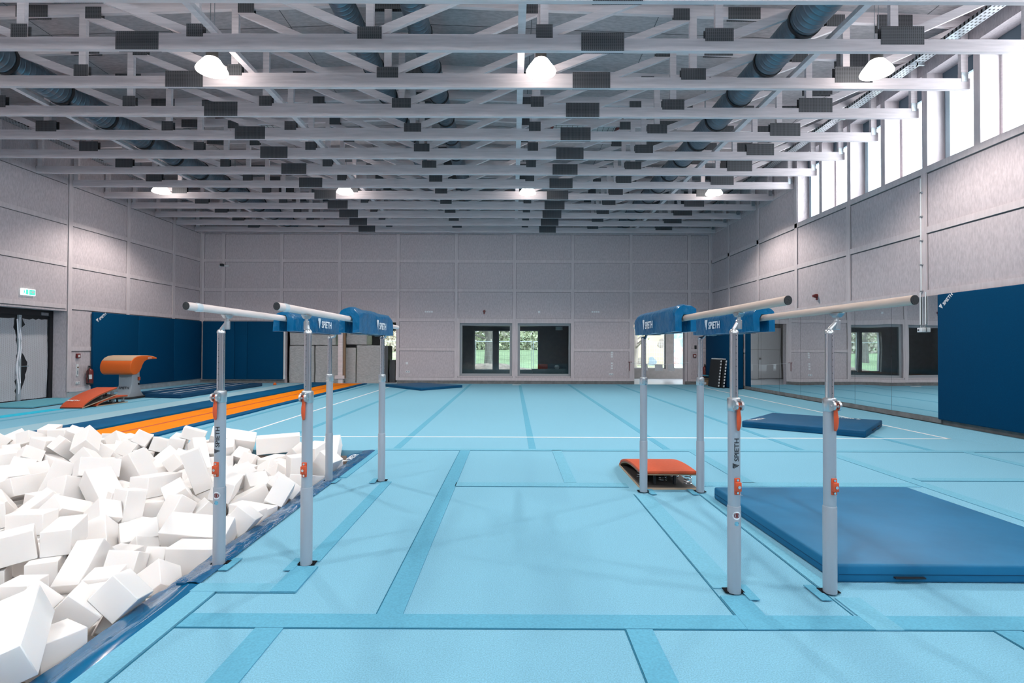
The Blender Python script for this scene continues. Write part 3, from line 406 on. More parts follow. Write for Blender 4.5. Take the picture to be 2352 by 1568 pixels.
# post standing in the left opening
b = MB(); b.box(-7.5, -7.3, YB+.02, YB+.2, .3, 2.62); b.box(-7.62, -7.22, YB-.02, YB+.22, .19, .33); b.box(-7.5, -7.3, YB+.04, YB+.18, 0, .19)
trim(b, M['wood'], 'white timber post standing in the middle of the left far opening', 'post')
b = MB(); b.box(-7.28, -7.2, YB+.06, YB+.16, .2, 2.62)
trim(b, M['cardboard'], 'brown door track beside the post in the left far opening', 'track')

def left_wall():
    w = MB(); x0, x1 = XL-.5, XL
    dy0, dy1, dz = 13.25, 16.04, 2.6
    w.box(x0, x1, YF, dy0, 0, 8.5); w.box(x0, x1, dy1, YB+.28, 0, 8.5); w.box(x0, x1, dy0, dy1, dz, 8.5)
    ys = [GY+2.5*k+0. for k in range(-6, 5)]
    t = .03
    for y in ys+[YB-.06]:
        if dy0 < y < dy1-.1: w.box(x1, x1+t, y-.07, y+.07, dz+.05, 6.9, 1)
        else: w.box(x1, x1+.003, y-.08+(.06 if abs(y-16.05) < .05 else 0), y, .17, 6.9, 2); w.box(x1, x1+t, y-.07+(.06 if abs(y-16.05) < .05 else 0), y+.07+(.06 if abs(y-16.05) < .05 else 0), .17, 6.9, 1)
    e = [YF]+ys+[YB]
    for z in BZ+[.22]:
        for i in range(len(e)-1):
            a, c = e[i]+.07, e[i+1]-.07
            if z < 2.5 and c > dy0 and a < dy1: continue
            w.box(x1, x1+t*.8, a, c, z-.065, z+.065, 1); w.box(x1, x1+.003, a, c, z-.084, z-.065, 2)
    return w
struct(left_wall().build('wall_left', [M['osb'], M['batten'], M['gapline']]), 'whitewashed board wall on the left with a recessed door', 'wall')
b = MB(); b.box(XL, XL+.012, 16.06, YB, 0, .155); b.box(XL, XL+.012, YF, 13.25, 0, .155)
struct(b.build('baseboard_left', M['concrete']), 'pale concrete plinth under the blue pads of the left wall', 'baseboard')

def right_wall():
    w = MB(); x0, x1 = XR, XR+.45
    ye = 16.02
    w.box(x0, x1, YF, YB+.28, 0, ZS); w.box(x0, x1, ye, YB+.28, ZS, 8.5); w.box(x0, x1, YF, ye, ZH, 8.5)
    ys = [GY+1.25*k for k in range(-14, 4)]
    for y in ys: w.box(x0, x1, y-.07, y+.07, ZS, ZH, 1)
    t = .03
    for k in range(-6, 5):
        y = GY+2.5*k
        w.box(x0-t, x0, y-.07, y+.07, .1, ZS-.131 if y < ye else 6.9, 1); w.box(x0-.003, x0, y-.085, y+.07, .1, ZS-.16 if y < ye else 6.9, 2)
    w.box(x0-t, x0, YB-.12, YB, .1, 6.9, 1)
    for z in (1.467, 2.70, 4.0):
        for k in range(-7, 5):
            a, c = max(YF, GY+2.5*k+.07), min(YB, GY+2.5*(k+1)-.07)
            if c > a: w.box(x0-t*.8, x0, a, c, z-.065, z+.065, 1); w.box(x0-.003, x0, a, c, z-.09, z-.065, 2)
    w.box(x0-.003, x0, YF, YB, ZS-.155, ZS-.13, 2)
    w.box(x0-t, x0, YF, YB, ZS-.13, ZS, 1)                       # sill rail
    w.box(x0-t*.8, x0, ye+.1, YB-.1, 6.40, 6.53, 1)
    return w
struct(right_wall().build('wall_right', [M['osb'], M['batten'], M['gapline']]), 'whitewashed board wall on the right below the high windows', 'wall')
b = MB(); b.box(XR-.012, XR, YF, YB, 0, .19)
struct(b.build('baseboard_right', M['plinth']), 'dark plinth along the right wall under the mirrors', 'baseboard')
b = MB(); b.prism([(7.75, 0), (XR-.02, 0), (XR-.02, .065)], 'y', YF, 22.9)
trim(b, M['carpet'], 'carpet edge rising slightly against the right wall', 'carpet')
b = MB(); b.box(XL-.5, XR+.5, YF-.2, YF, 0, ZS); b.box(XL-.5, XR+.5, YF-.2, YF, ZH, 8.5); xs = [XL-.5]+[-11+2.5*k for k in range(7)]+[XR+.5]
b.box(XL-.5, -11, YF-.2, YF, ZS, ZH); b.box(6.5, XR+.5, YF-.2, YF, ZS, ZH)
for k in range(1, 7): b.box(-11+2.5*k-.08, -11+2.5*k+.08, YF-.2, YF, ZS, ZH)
struct(b.build('wall_front', M['osb']), 'board wall behind the photographer with added high windows', 'wall')
for k in range(7):  # unseen windows, added to bring fill light from behind the camera
    g = MB(); x = -11+2.5*k
    g.box(x+.08, x+.14, YF-.15, YF-.08, ZS, ZH); g.box(x+2.36, x+2.42, YF-.15, YF-.08, ZS, ZH)
    o = struct(g.build('window_%d' % (40+k), M['frame_dark']), 'unseen high window added behind the photographer for fill light', 'window')
    g = MB(); g.box(x+.08, x+2.42, YF-.12, YF-.11, ZS, ZH); g.build('glass_pane', M['glass'], o)
c = MB()
for xa, xb in ((XL-.6, -2.35), (-2.35, XR+.6)):
    c.add([(xa, YF, ROOF(xa)), (xb, YF, ROOF(xb)), (xb, YB+.3, ROOF(xb)), (xa, YB+.3, ROOF(xa)),
           (xa, YF, ROOF(xa)+.15), (xb, YF, ROOF(xb)+.15), (xb, YB+.3, ROOF(xb)+.15), (xa, YB+.3, ROOF(xa)+.15)],
          [(0, 1, 2, 3), (7, 6, 5, 4), (0, 4, 5, 1), (1, 5, 6, 2), (2, 6, 7, 3), (3, 7, 4, 0)])
struct(c.build('ceiling', M['roofboard']), 'grey board roof deck above the trusses', 'ceiling')
c = MB()
for x in [XL+1.25+2.5*k for k in range(9)]: c.box(x-.006, x+.006, YF, YB, ROOF(x)-.004, ROOF(x)+.02)
for y in [GY+5*k for k in range(-3, 3)]:
    for xa, xb in ((XL, -2.35), (-2.35, XR)):
        c.bar((xa, y, ROOF(xa)), (xb, y, ROOF(xb)), .008, .012)
trim(c, M['gapline'], 'thin joints between the roof boards', 'joint')

# ---- clerestory windows
for k in range(-14, 4):
    y0, y1 = GY+1.25*k+.07, GY+1.25*(k+1)-.07
    if k == 3: y1 = 16.02
    n = k+15
    w = MB(); x = XR+.37
    w.box(x, x+.07, y0, y0+.05, ZS, ZH); w.box(x, x+.07, y1-.05, y1, ZS, ZH)
    w.box(x, x+.07, y0, y1, ZS, ZS+.05); w.box(x, x+.07, y0, y1, ZH-.10, ZH)
    if k % 2:       # every second light is a casement with heavier stiles
        w.box(x-.03, x+.08, y1-.16, y1-.05, ZS+.05, ZH-.1); w.box(x-.03, x+.08, y0+.05, y0+.1, ZS+.05, ZH-.1)
        w.box(x-.03, x+.08, y0+.05, y1-.05, ZH-.2, ZH-.1)
    o = struct(w.build('window_%d' % n, M['frame_blue'] if k % 2 else M['wood']), 'tall clerestory window high in the right wall, bay %s from the far end' % (ORD[4-k] if 4-k < 14 else 'out of sight'), 'window')
    g = MB(); g.box(x+.03, x+.038, y0, y1, ZS, ZH); g.build('glass_pane', M['glass'], o)
    g = MB(); g.box(x-.05, x+.02, y0+.01, y1-.01, ZH-.30, ZH-.01); g.build('blind_box', M['frame_dark'], o)

# ---- roof trusses: one built, the others copied
J = [-2.35+2.85*k for k in range(-3, 4)]           # bottom joints
ZC = 6.392                                          # underside of the bottom chords
def truss(yb):
    y0, y1 = yb-.08, yb; ym = yb-.04
    t = thing('roof_truss', '', 'roof truss', (0, ym, ZC), 'timber trusses under the roof')
    top = lambda x: 1.55+6.41-.0375*abs(x+2.35)
    m = MB(); m.box(-6.0, 1.35, y0, y1, ZC, ZC+.262); m.box(XL+.02, -6.0, y0, y1, ZC, ZC+.2); m.box(1.35, XR-.03, y0, y1, ZC, ZC+.2)
    m.build('bottom_chord', M['wood'], t)
    m = MB()
    for xa, xb in ((XL+.02, -2.35), (-2.35, XR-.03)):
        m.bar((xa, ym, top(xa)+.1), (xb, ym, top(xb)+.1), .2, .08)
    m.build('top_chord', M['wood'], t)
    ch = lambda x: .262 if -6 < x < 1.35 else .2
    for x in J+[XR-.13, XL+.12]:
        m = MB(); m.box(x-.064, x+.064, y0+.004, y1-.004, ZC+ch(x)-.01, top(x)+.01); m.build('vertical', M['wood'], t)
    ends = [XL+.12]+J+[XR-.13]
    for i, x in enumerate(J):
        for s in (-1, 1):
            if (x+2.35)*s < -.1: continue
            xe = ends[i+1+s]
            a = (x+s*.1, ym, ZC+ch(x)+.03); e = (xe-s*.08, ym, top(xe)-.03)
            m = MB(); m.bar(a, e, .13, .072); m.build('diagonal', M['wood'], t)
    def plate(x, z, w, h, nm='nail_plate', mm='nail_plate'):
        m = MB()
        m.box(x-w/2, x+w/2, y0-.005, y0+.002, z-h/2, z+h/2); m.box(x-w/2, x+w/2, y1-.002, y1+.005, z-h/2, z+h/2)
        m.build(nm, M[mm], t)
    for x, w, z, h in ((J[0], .48, .285, .25), (J[1]-.02, .26, .30, .215), (J[2]+.15-.15, .27, .315, .21), (J[3], .40, .28, .20), (J[4], .27, .315, .22), (J[5], .46, .265, .215), (J[6]+.0, .70, .26, .30)):
        plate(x+(.13 if x > 6 else 0), ZC+z, w, h)
    plate(-6.14, ZC+.145, .70, .30); plate(1.45, ZC+.145, .70, .30)
    for x, w, h in ((J[0]+.2, .34, .22), (J[1]+.2, .30, .22), (J[2]+.2, .30, .2), (J[3], .60, .24), (J[4]-.2, .30, .2), (J[5]-.22, .30, .22), (J[6]-.2, .34, .22)):
        plate(x, top(x)+.02, w, h)
    plate(-9.0, top(-9.0)+.09, .6, .22); plate(7.1, top(7.1)+.02, .66, .3); plate(4.3, top(4.3)+.09, .6, .22)
    plate(XR-.13, ZC+.225, .125, .17, 'hanger_plate', 'galv')
    return t
T0 = truss(7.484)
for k in range(13):
    t = T0 if k == 0 else copy_tree(T0)
    t.location.y = 7.444+1.25*k
    t['label'] = 'white timber roof truss with dark nail plates, %s from the far wall' % ORD[13-k]
T0['label'] = 'white timber roof truss nearest the camera along the top edge'
# beams that tie the trusses lengthwise
for x, w, l in ((-9.8, .11, 'next to the left ventilation duct'), (-4.88, .11, 'over the left bars'), (.13, .12, 'over the middle of the hall'), (5.2, .11, 'beside the large right duct')):
    zb = ZC+(.262 if -6 < x < 1.35 else .2)
    m = MB(); m.box(x-w/2, x+w/2, 6.0, 22.9, zb, zb+.08)
    tag(m.build('tie_beam', M['wood'], loc=(x, 14.5, zb)), 'pale lengthwise tie beam on the trusses '+l, 'beam', 'lengthwise tie beams')

# ---- ducts
def duct(x, z, r, label, y0=5.2):
    t = thing('ventilation_duct', label, 'duct', (x, 14, z), 'spiral ventilation ducts')
    m = MB(); m.tube((x, y0, z), (x, 22.9, z), r, 32); m.build('pipe', M['duct'], t, smooth=True)
    y = y0+.9
    while y < 22.5:
        m = MB(); m.tube((x, y-.03, z), (x, y+.03, z), r+.014, 32); m.build('flange_ring', M['black'], t, smooth=True); y += 1.25
    for yy in (8.1, 13.1, 18.1):
        m = MB(); m.box(x-.012, x+.012, yy-.01, yy+.01, z+r-.01, ROOF(x)); m.build('hanger_strap', M['galv'], t)
    return t
duct(4.72, 6.86, .265, 'large spiral air duct on the right between the trusses')
duct(-9.46, 6.86, .265, 'large spiral air duct on the left between the trusses')
duct(-1.73, 7.40, .21, 'smaller air duct right of the truss centre line')
duct(-2.92, 7.40, .21, 'smaller air duct left of the truss centre line')
# ---- cable trays
def tray(x, z, label):
    t = thing('cable_tray', label, 'cable tray', (x, 14, z), 'perforated cable trays')
    m = MB(); m.box(x-.12, x+.12, 5.5, 22.8, z, z+.006); m.box(x-.12, x-.114, 5.5, 22.8, z, z+.06); m.box(x+.114, x+.12, 5.5, 22.8, z, z+.06)
    m.build('trough', M['tray'], t)
    for yy in [GY+2.5*k-.6 for k in range(-1, 5)]:
        m = MB(); m.box(x-.15, x+.15, yy-.02, yy+.02, z-.04, z); m.box(x-.015, x+.015, yy-.02, yy+.02, z-.04, ROOF(x)-.02); m.build('bracket', M['galv'], t)
tray(7.92, 7.16, 'perforated cable tray beside the high windows')
tray(-12.55, 7.16, 'perforated cable tray along the left wall under the roof')
# ---- skylights with safety nets
for x, y, l in ((2.1, 15.6, 'skylight with wire safety net right of the centre'), (-7.4, 15.6, 'skylight with wire safety net on the left')):
    z = ROOF(x)-.03
    t = thing('roof_skylight', l, 'skylight', (x, y, z), 'skylights in the roof')
    m = MB(); m.box(x-1, x+1, y-.62, y-.55, z-.12, z+.0); m.box(x-1, x+1, y+.55, y+.62, z-.12, z); m.box(x-1, x-.93, y-.55, y+.55, z-.12, z); m.box(x+.93, x+1, y-.55, y+.55, z-.12, z); m.build('frame', M['red'], t)
    m = MB()
    for i in range(1, 13): m.tube((x-1+i*.154, y-.6, z-.1), (x-1+i*.154, y+.6, z-.1), .006, 5)
    for i in range(1, 8): m.tube((x-1, y-.6+i*.15, z-.1), (x+1, y-.6+i*.15, z-.1), .006, 5)
    m.build('safety_net', M['black'], t)
    m = MB(); m.box(x-.93, x+.93, y-.55, y+.55, z-.02, z-.012); m.build('dome', M['white_plastic'], t)

# ---- pendant lamps
def lamp_proto():
    t = thing('pendant_lamp', '', 'lamp', (0, 0, 6.40), 'bell shaped pendant lamps')
    m = MB(); z = 6.40
    pr = [(.02, -.012), (.16, -.010), (.235, -.004), (.258, .006), (.262, .020), (.235, .075), (.19, .135), (.15, .19), (.125, .225), (.09, .245), (.02, .25)]
    m.lathe((0, 0, z), pr, 32); m.build('shade', M['shade'], t, smooth=True)
    m = MB(); m.lathe((0, 0, z), [(.02, .24), (.098, .242), (.098, .44), (.085, .46), (.02, .462)], 24); m.build('housing', M['housing'], t, smooth=True)
    for dx in (-.035, .035):
        m = MB(); m.tube((dx, 0, z+.45), (dx, 0, z+1.62), .006, 6); m.build('suspension_rod', M['galv'], t)
    return t
L0 = lamp_proto(); first = True
LX = [(-11.1, 'at the far left'), (-5.29, 'above the left bars'), (.48, 'near the middle'), (6.36, 'toward the high windows')]
LAMP_W = 350
for yy, row in ((9.32, 'front row'), (16.83, 'back row'), (1.82, 'row above the camera')):
    for i, (x, where) in enumerate(LX):
        t = L0 if first else copy_tree(L0); first = False
        xx = x if yy < 10 else x-.02
        t.location = (xx, yy, 6.365 if yy < 10 else 6.41)
        t['label'] = 'glowing white bell lamp %s, %s' % (where, row)
        li = bpy.data.lights.new('lamp_light', 'SPOT'); li.energy = LAMP_W*(.55 if yy < 5 else .86 if yy > 10 else 1); li.spot_size = math.radians(138); li.spot_blend = .45
        li.color = (1, .93, .87); li.shadow_soft_size = .12
        lo = bpy.data.objects.new('lamp_light', li); C.objects.link(lo); lo.parent = t; lo.location = (0, 0, -.06)

# ---- left door with torn protective film
t = struct(thing('door_1', '', 'door', (XL-.47, 14.65, 0)), 'black double door covered with torn white protective film', 'door')
dx = XL-.47
m = MB(); m.box(dx-.05, dx+.06, 13.25, 13.33, 0, 2.6); m.box(dx-.05, dx+.06, 15.93, 16.04, 0, 2.6); m.box(dx-.05, dx+.06, 13.33, 15.93, 2.42, 2.6); m.box(dx-.05, dx+.0, 13.33, 15.93, 0, .03); m.build('door_frame', M['door_black'], t)
for y0, y1 in ((13.33, 14.96), (14.99, 15.93)):
    m = MB(); m.box(dx-.03, dx+.0, y0, y1, .02, 2.42); m.build('leaf', M['door_black'], t)
random.seed(9)
def torn(y0, y1, tear_left, tear_right):
    """sheet of film with ragged inner edge"""
    zs = [.03+i*(2.30)/26 for i in range(27)]
    L_, R_ = [], []
    for z in zs:
        j = random.uniform(-.03, .03)
        bite = .16*math.exp(-((z-1.05)/.22)**2)+.10*math.exp(-((z-.75)/.3)**2)+.09*math.exp(-((z-2.2)/.14)**2)
        L_.append((y0+(bite+j if tear_left else 0), z)); R_.append((y1-(.10*math.exp(-((z-2.15)/.2)**2)+j if tear_right else 0), z))
    vs, fs = [], []
    for (a, z), (b_, _) in zip(L_, R_):
        for i in range(9):
            y = a+(b_-a)*i/8
            vs.append((dx+.012+.012*math.sin(7*y+3*z)+.008*random.random(), y, z+(random.uniform(-.03, .02) if z > 2.3 else 0)))
    for r in range(26):
        for i in range(8): k = r*9+i; fs.append((k, k+1, k+10, k+9))
    m = MB(); m.add(vs, fs); bmesh.ops.solidify(m.bm, geom=m.bm.faces[:], thickness=.004)
    return m
torn(13.34, 14.90, False, True).build('film', M['film'], t)
torn(15.06, 15.90, True, False).build('film', M['film'], t)
m = MB()
for y, z0, z1 in ((14.93, .2, 2.3), (14.99, .5, 2.35)):
    m.path([(dx+.03+.02*random.random(), y+.03*math.sin(5*z), z) for z in [z0+(z1-z0)*i/14 for i in range(15)]], .02, 5)
m.build('film_strip', M['film'], t)
m = MB(); m.box(dx+.0, dx+.05, 14.93, 15.02, .02, 2.42); m.build('meeting_stile', M['grey_paint'], t)
m = MB(); m.tube((dx+.03, 15.02, .98), (dx+.09, 15.02, .98), .01, 8); m.tube((dx+.09, 15.02, .98), (dx+.09, 15.2, .98), .011, 8); m.build('handle', M['chrome'], t)
m = MB(); m.box(dx+.05, dx+.075, 15.62, 15.86, 2.45, 2.53); m.build('closer', M['galv'], t)

# ---- exit sign
t = thing('exit_sign', 'lit green and white exit sign above the left door', 'sign', (XL+.03, 14.71, 2.94))
m = MB(); m.box(XL+.0, XL+.05, 14.50, 14.92, 2.94, 3.12); m.build('case', M['exit'], t, bevel=.01)
m = MB(); x = XL+.053
m.box(x-.001, x, 14.72, 14.90, 2.96, 3.10); m.build('green_field', M['exit_green'], t)
m = MB()
m.prism([(14.74, 3.03), (14.81, 3.03), (14.81, 2.99), (14.88, 3.04), (14.81, 3.09), (14.81, 3.05), (14.74, 3.05)], 'x', x, x+.001)
m.build('arrow', M['white_paint'], t)
m = MB()   # doorway and running figure
m.box(x-.001, x, 14.62, 14.69, 2.965, 3.095); m.prism([(14.55, 3.07), (14.58, 3.07), (14.59, 3.03), (14.61, 2.97), (14.595, 2.965), (14.575, 3.01), (14.55, 2.97), (14.535, 2.975), (14.56, 3.02)], 'x', x, x+.001); m.tube((x, 14.575, 3.085), (x+.001, 14.575, 3.085), .01, 10)
m.build('pictogram', M['exit_green'], t)

# ---- things on the left wall beside the door
xw = XL+.002
t = thing('fire_alarm_button', 'square red call point on the left wall above the key switch', 'alarm', (xw, 16.44, 1.25))
m = MB(); m.box(xw, xw+.05, 16.37, 16.51, 1.18, 1.32); m.build('housing', M['red'], t, bevel=.008)
m = MB(); m.box(xw+.05, xw+.054, 16.41, 16.48, 1.21, 1.28); m.build('window', M['white_plastic'], t)
t = thing('light_switch_panel', 'tall white switch plate on the left wall beside the extinguisher', 'switch', (xw, 16.43, .81))
m = MB(); m.box(xw, xw+.02, 16.39, 16.47, .63, 1.0); m.build('plate', M['white_plastic'], t)
m = MB(); m.tube((xw+.02, 16.43, .9), (xw+.05, 16.43, .9), .02, 12); m.build('key_lock', M['cardboard'], t)
m = MB(); m.box(xw+.02, xw+.026, 16.41, 16.45, .68, .8); m.build('rocker', M['grey_paint'], t)
def socket(pos, axis, label, n=2):
    x, y, z = pos
    t = thing('wall_socket', label, 'socket', pos, 'white wall sockets')
    m = MB()
    if axis == 'x': m.box(x, x+.015, y-.08, y+.08, z-.04, z+.04)
    else: m.box(x-.09, x+.09, y-.015, y, z-.04, z+.04)
    m.build('cover', M['white_plastic'], t, bevel=.004)
    m = MB()
    for k in (-1, 1):
        if axis == 'x': m.tube((x+.015, y+k*.04, z), (x+.017, y+k*.04, z), .022, 14)
        else: m.tube((x+k*.045, y-.015, z), (x+k*.045, y-.017, z), .024, 14)
    m.build('outlet', M['grey_paint'], t)
socket((xw, 16.45, .42), 'x', 'double white socket low on the left wall by the extinguisher')
socket((-4.49, YB-.002, .51), 'y', 'double socket at the lower left of the far wall panel')
socket((4.23, YB-.002, .43), 'y', 'double socket low on the far wall near the right opening')
def extinguisher(x, y, z, label, hook=(1, 0)):
    t = thing('fire_extinguisher', label, 'fire extinguisher', (x, y, z), 'red fire extinguishers')
    m = MB(); m.lathe((x, y, z), [(.05, 0), (.085, .015), (.088, .05), (.088, .40), (.07, .45), (.03, .48), (.03, .50)], 24); m.build('cylinder', M['red'], t, smooth=True)
    m = MB(); m.lathe((x, y, z), [(.086, -.012), (.09, 0), (.09, .035), (.086, .04)], 24); m.build('foot_ring', M['rubber'], t, smooth=True)
    m = MB(); m.tube((x, y, z+.5), (x, y, z+.56), .022, 10); m.box(x-.015, x+.015, y-.07, y+.03, z+.55, z+.575); m.build('valve', M['black'], t)
    m = MB(); m.path([(x, y-.02, z+.54), (x+hook[0]*.02, y-.1, z+.53), (x+hook[0]*.04, y-.13, z+.4), (x+hook[0]*.04, y-.12, z+.2), (x+hook[0]*.03, y-.1, z+.06)], .013, 8); m.build('hose', M['rubber'], t, smooth=True)
    m = MB(); m.prism([(x+.0893*math.cos(a), y+.0893*math.sin(a)) for a in [-1.6+.12*i for i in range(12)]]+[(x+.0885*math.cos(a), y+.0885*math.sin(a)) for a in [-.28-.12*i for i in range(12)]], 'z', z+.16, z+.30); m.build('instruction_label', M['white_plastic'], t)
    m = MB(); m.box(x-.11 if hook[0] > 0 else x-.03, x-.085 if hook[0] > 0 else x+.03, y-.03, y+.03, z+.2, z+.3) if hook[0] > 0 else m.box(x-.03, x+.03, y+.085, y+.11, z+.2, z+.3)
    m.build('wall_hook', M['galv'], t)
extinguisher(xw+.11, 16.80, .36, 'red fire extinguisher hanging on the left wall beside the blue pads')
extinguisher(8.2, YB-.115, .30, 'red fire extinguisher on the far wall in the right corner', (0, 0))
t = thing('fire_alarm_button', 'square red call point on the far wall near the right corner', 'alarm', (7.80, YB, 1.23))
m = MB(); m.box(7.73, 7.87, YB-.05, YB, 1.16, 1.30); m.build('housing', M['red'], t, bevel=.008)
m = MB(); m.box(7.765, 7.835, YB-.054, YB-.05, 1.195, 1.265); m.build('window', M['white_plastic'], t)
m = MB(); m.box(7.80, 7.88, YB-.05, YB, 1.52, 1.68)
tag(m.build('door_intercom', M['black'], bevel=.008, loc=(7.84, YB-.02, 1.6)), 'small black wall box above the red call point near the right corner', 'wall box')
def horn(pos, d, label):
    t = thing('alarm_horn', label, 'alarm', pos, 'red alarm horns')
    p = Vector(pos); d = Vector(d)
    m = MB(); m.tube(p, p+d*.06, .055, 20); m.tube(p+d*.06, p+d*.12, .05, 20, .035); m.build('siren_body', M['red'], t, smooth=True)
    m = MB(); m.tube(p-Vector((0, 0, .085)), p-Vector((0, 0, .085))+d*.03, .03, 12); m.build('mounting_base', M['red'], t)
horn((-1.22, YB-.002, 3.10), (0, -1, 0), 'dark red alarm horn on the far wall above the left inner window')
horn((XR-.002, 14.97, 3.03), (-1, 0, 0), 'dark red alarm horn on the right wall above the mirrors')
t = thing('wall_camera', 'small black camera on a white bar on the far wall at the left', 'camera', (-12.42, YB, 5.02))
m = MB(); m.box(-12.62, -12.2, YB-.06, YB-.02, 4.99, 5.04); m.build('mount_bar', M['white_plastic'], t)
m = MB(); m.box(-12.5, -12.38, YB-.2, YB-.06, 4.99, 5.09); m.build('camera_body', M['black'], t, bevel=.01)
m = MB(); m.tube((-12.44, YB-.23, 5.04), (-12.44, YB-.2, 5.04), .03, 12); m.build('lens', M['black'], t)
def plates(name, xs, z, s, label, cat='switch'):
    t = thing(name, label, cat, (xs[0], YB, z), 'small white plates on the far wall')
    for x in xs:
        m = MB(); m.box(x-s, x+s, YB-.012, YB, z-s, z+s); m.build('cover', M['white_plastic'], t)
plates('switch_plate', [-3.74, -3.65, -3.56, -3.47], 3.08, .035, 'row of small white plates high on the far wall left of the windows')
plates('switch_plate', [1.13], 3.09, .045, 'single white plate on the far wall above the right inner window')
plates('switch_plate', [3.42, 3.51, 3.60, 3.69], 3.10, .035, 'row of small white plates high on the far wall right of the windows')
plates('switch_plate', [-4.53], .87, .05, 'single white switch above the socket at the lower left')
def strip(label, z0, z1, n):
    t = thing('switch_plate', label, 'switch', (4.26, YB, z0), 'small white plates on the far wall')
    for i in range(n):
        z = z0+(z1-z0)*i/(n-1); m = MB(); m.box(4.22, 4.30, YB-.012, YB, z-.035, z+.035); m.build('cover', M['white_plastic'], t)
strip('upper column of white switches on the far wall near the right opening', 1.18, 1.45, 4)
strip('lower column of white switches on the far wall near the right opening', .68, .90, 3)

# ---- inner windows of the far wall
for n, (a, b_) in enumerate(((-2.27, -.02), (.22, 2.52))):
    y = YB+.10
    w = MB(); w.box(a, a+.10, y, y+.12, .33, 2.6); w.box(b_-.10, b_, y, y+.12, .33, 2.6); w.box(a+.1, b_-.1, y, y+.12, .33, .43); w.box(a+.1, b_-.1, y, y+.12, 2.5, 2.6)
    o = struct(w.build('window_%d' % (20+n), M['frame_grey']), 'large fixed inner window in the far wall, %s of the pair' % ('left' if n == 0 else 'right'), 'window')
    g = MB(); g.box(a+.1, b_-.1, y+.05, y+.06, .43, 2.5); g.build('glass_pane', M['glass_dim'], o)

# ---- corridor behind and its outer windows
YC = 27.4
b = MB(); b.box(-14, 11, YB-.01, YC+.3, -.12, -.002)
struct(b.build('floor_corridor', M['corridor_floor']), 'pale floor of the corridor behind the far wall', 'floor')
b = MB(); b.box(-12, 11, YB+.28, YC+.3, 2.78, 2.95)
struct(b.build('ceiling_corridor', M['corridor_ceiling']), 'dark ceiling of the corridor behind the far wall', 'ceiling')
OW = [(-6.7, -5.0, .38), (-1.98, -.98, .38), (-.75, 1.35, .38), (6.1, 7.85, .50), (8.25, 10.2, .50)]
w = MB(); x = -12
for a, b_, z0 in OW:
    w.box(x, a, YC, YC+.3, 0, 2.95); w.box(a, b_, YC, YC+.3, 0, z0); w.box(a, b_, YC, YC+.3, 2.45 if a < 5 else 2.7, 2.95); x = b_
w.box(x, 11, YC, YC+.3, 0, 2.95); w.box(-12.2, -12, YB+.28, YC+.3, 0, 2.95); w.box(11, 11.2, YB+.28, YC+.3, 0, 2.95)
w.box(2.95, 3.1, YB+.28, YC, 0, 2.95); w.box(-4.6, -4.45, YB+.28, YC, 0, 2.95)
struct(w.build('wall_corridor', M['corridor']), 'brown grey corridor wall with windows to the garden', 'wall')
for i, (a, b_, z0) in enumerate(OW):
    z1 = 2.45 if a < 5 else 2.7
    w = MB(); y = YC+.1
    w.box(a, a+.05, y, y+.08, z0, z1); w.box(b_-.05, b_, y, y+.08, z0, z1); w.box(a, b_, y, y+.08, z0, z0+.05); w.box(a, b_, y, y+.08, z1-.05, z1)
    if b_-a > 1.8 and a != -.75: w.box((a+b_)/2-.05, (a+b_)/2+.05, y, y+.08, z0, z1)
    o = struct(w.build('window_%d' % (30+i), M['frame_grey']), 'outer corridor window, %s from the left' % ORD[i+1], 'window')
    g = MB(); g.box(a, b_, y+.03, y+.036, z0, z1); g.build('glass_pane', M['glass'], o)
t = struct(thing('door_2', '', 'door', (4.4, YC-.03, 0)), 'white double door inside the corridor seen in the mirrors', 'door')
for x0_, x1_ in ((3.25, 4.38), (4.40, 5.55)):
    m = MB(); m.box(x0_, x1_, YC-.045, YC-.004, .02, 1.5); m.box(x0_, x1_, YC-.045, YC-.004, 1.515, 2.6); m.build('leaf', M['door_white'], t)
m = MB(); m.box(4.28, 4.36, YC-.1, YC-.045, .98, 1.06); m.build('handle', M['chrome'], t)
b = MB(); b.box(-2.3, 2.9, YB+.5, YB+.9, 2.5, 2.78)
trim(b, M['frame_dark'], 'dark blue bulkhead seen at the top of the inner windows', 'bulkhead')
m = MB(); m.tube((2.1, YB+1.2, 2.35), (2.1, YB+1.2, 2.78), .16, 20)
tag(m.build('ceiling_lamp', M['white_plastic'], smooth=True, loc=(2.1, YB+1.2, 2.78)), 'round white ceiling lamp inside the right inner window', 'lamp')
m = MB(); m.box(1.2, 1.65, YB+2.2, YB+2.5, .55, .78)
tag(m.build('storage_crate', M['orange_pad'], loc=(1.4, YB+2.35, .55)), 'small orange crate on the shelf behind the right inner window', 'crate')
m = MB(); m.box(.9, 2.5, YB+2.1, YB+2.6, .47, .55); m.box(.95, 1.05, YB+2.2, YB+2.5, 0, .47); m.box(2.35, 2.45, YB+2.2, YB+2.5, 0, .47)
tag(m.build('low_bench', M['corridor'], loc=(1.7, YB+2.35, 0)), 'low bench behind the right inner window carrying the crate', 'bench')
m = MB(); m.lathe((2.1, YB+2.35, .55), [(.02, 0), (.09, .02), (.12, .09), (.09, .17), (.02, .19)], 20)
tag(m.build('exercise_ball', M['white_plastic'], smooth=True, loc=(2.1, YB+2.35, .55)), 'pale grey ball on the bench behind the right inner window', 'ball')
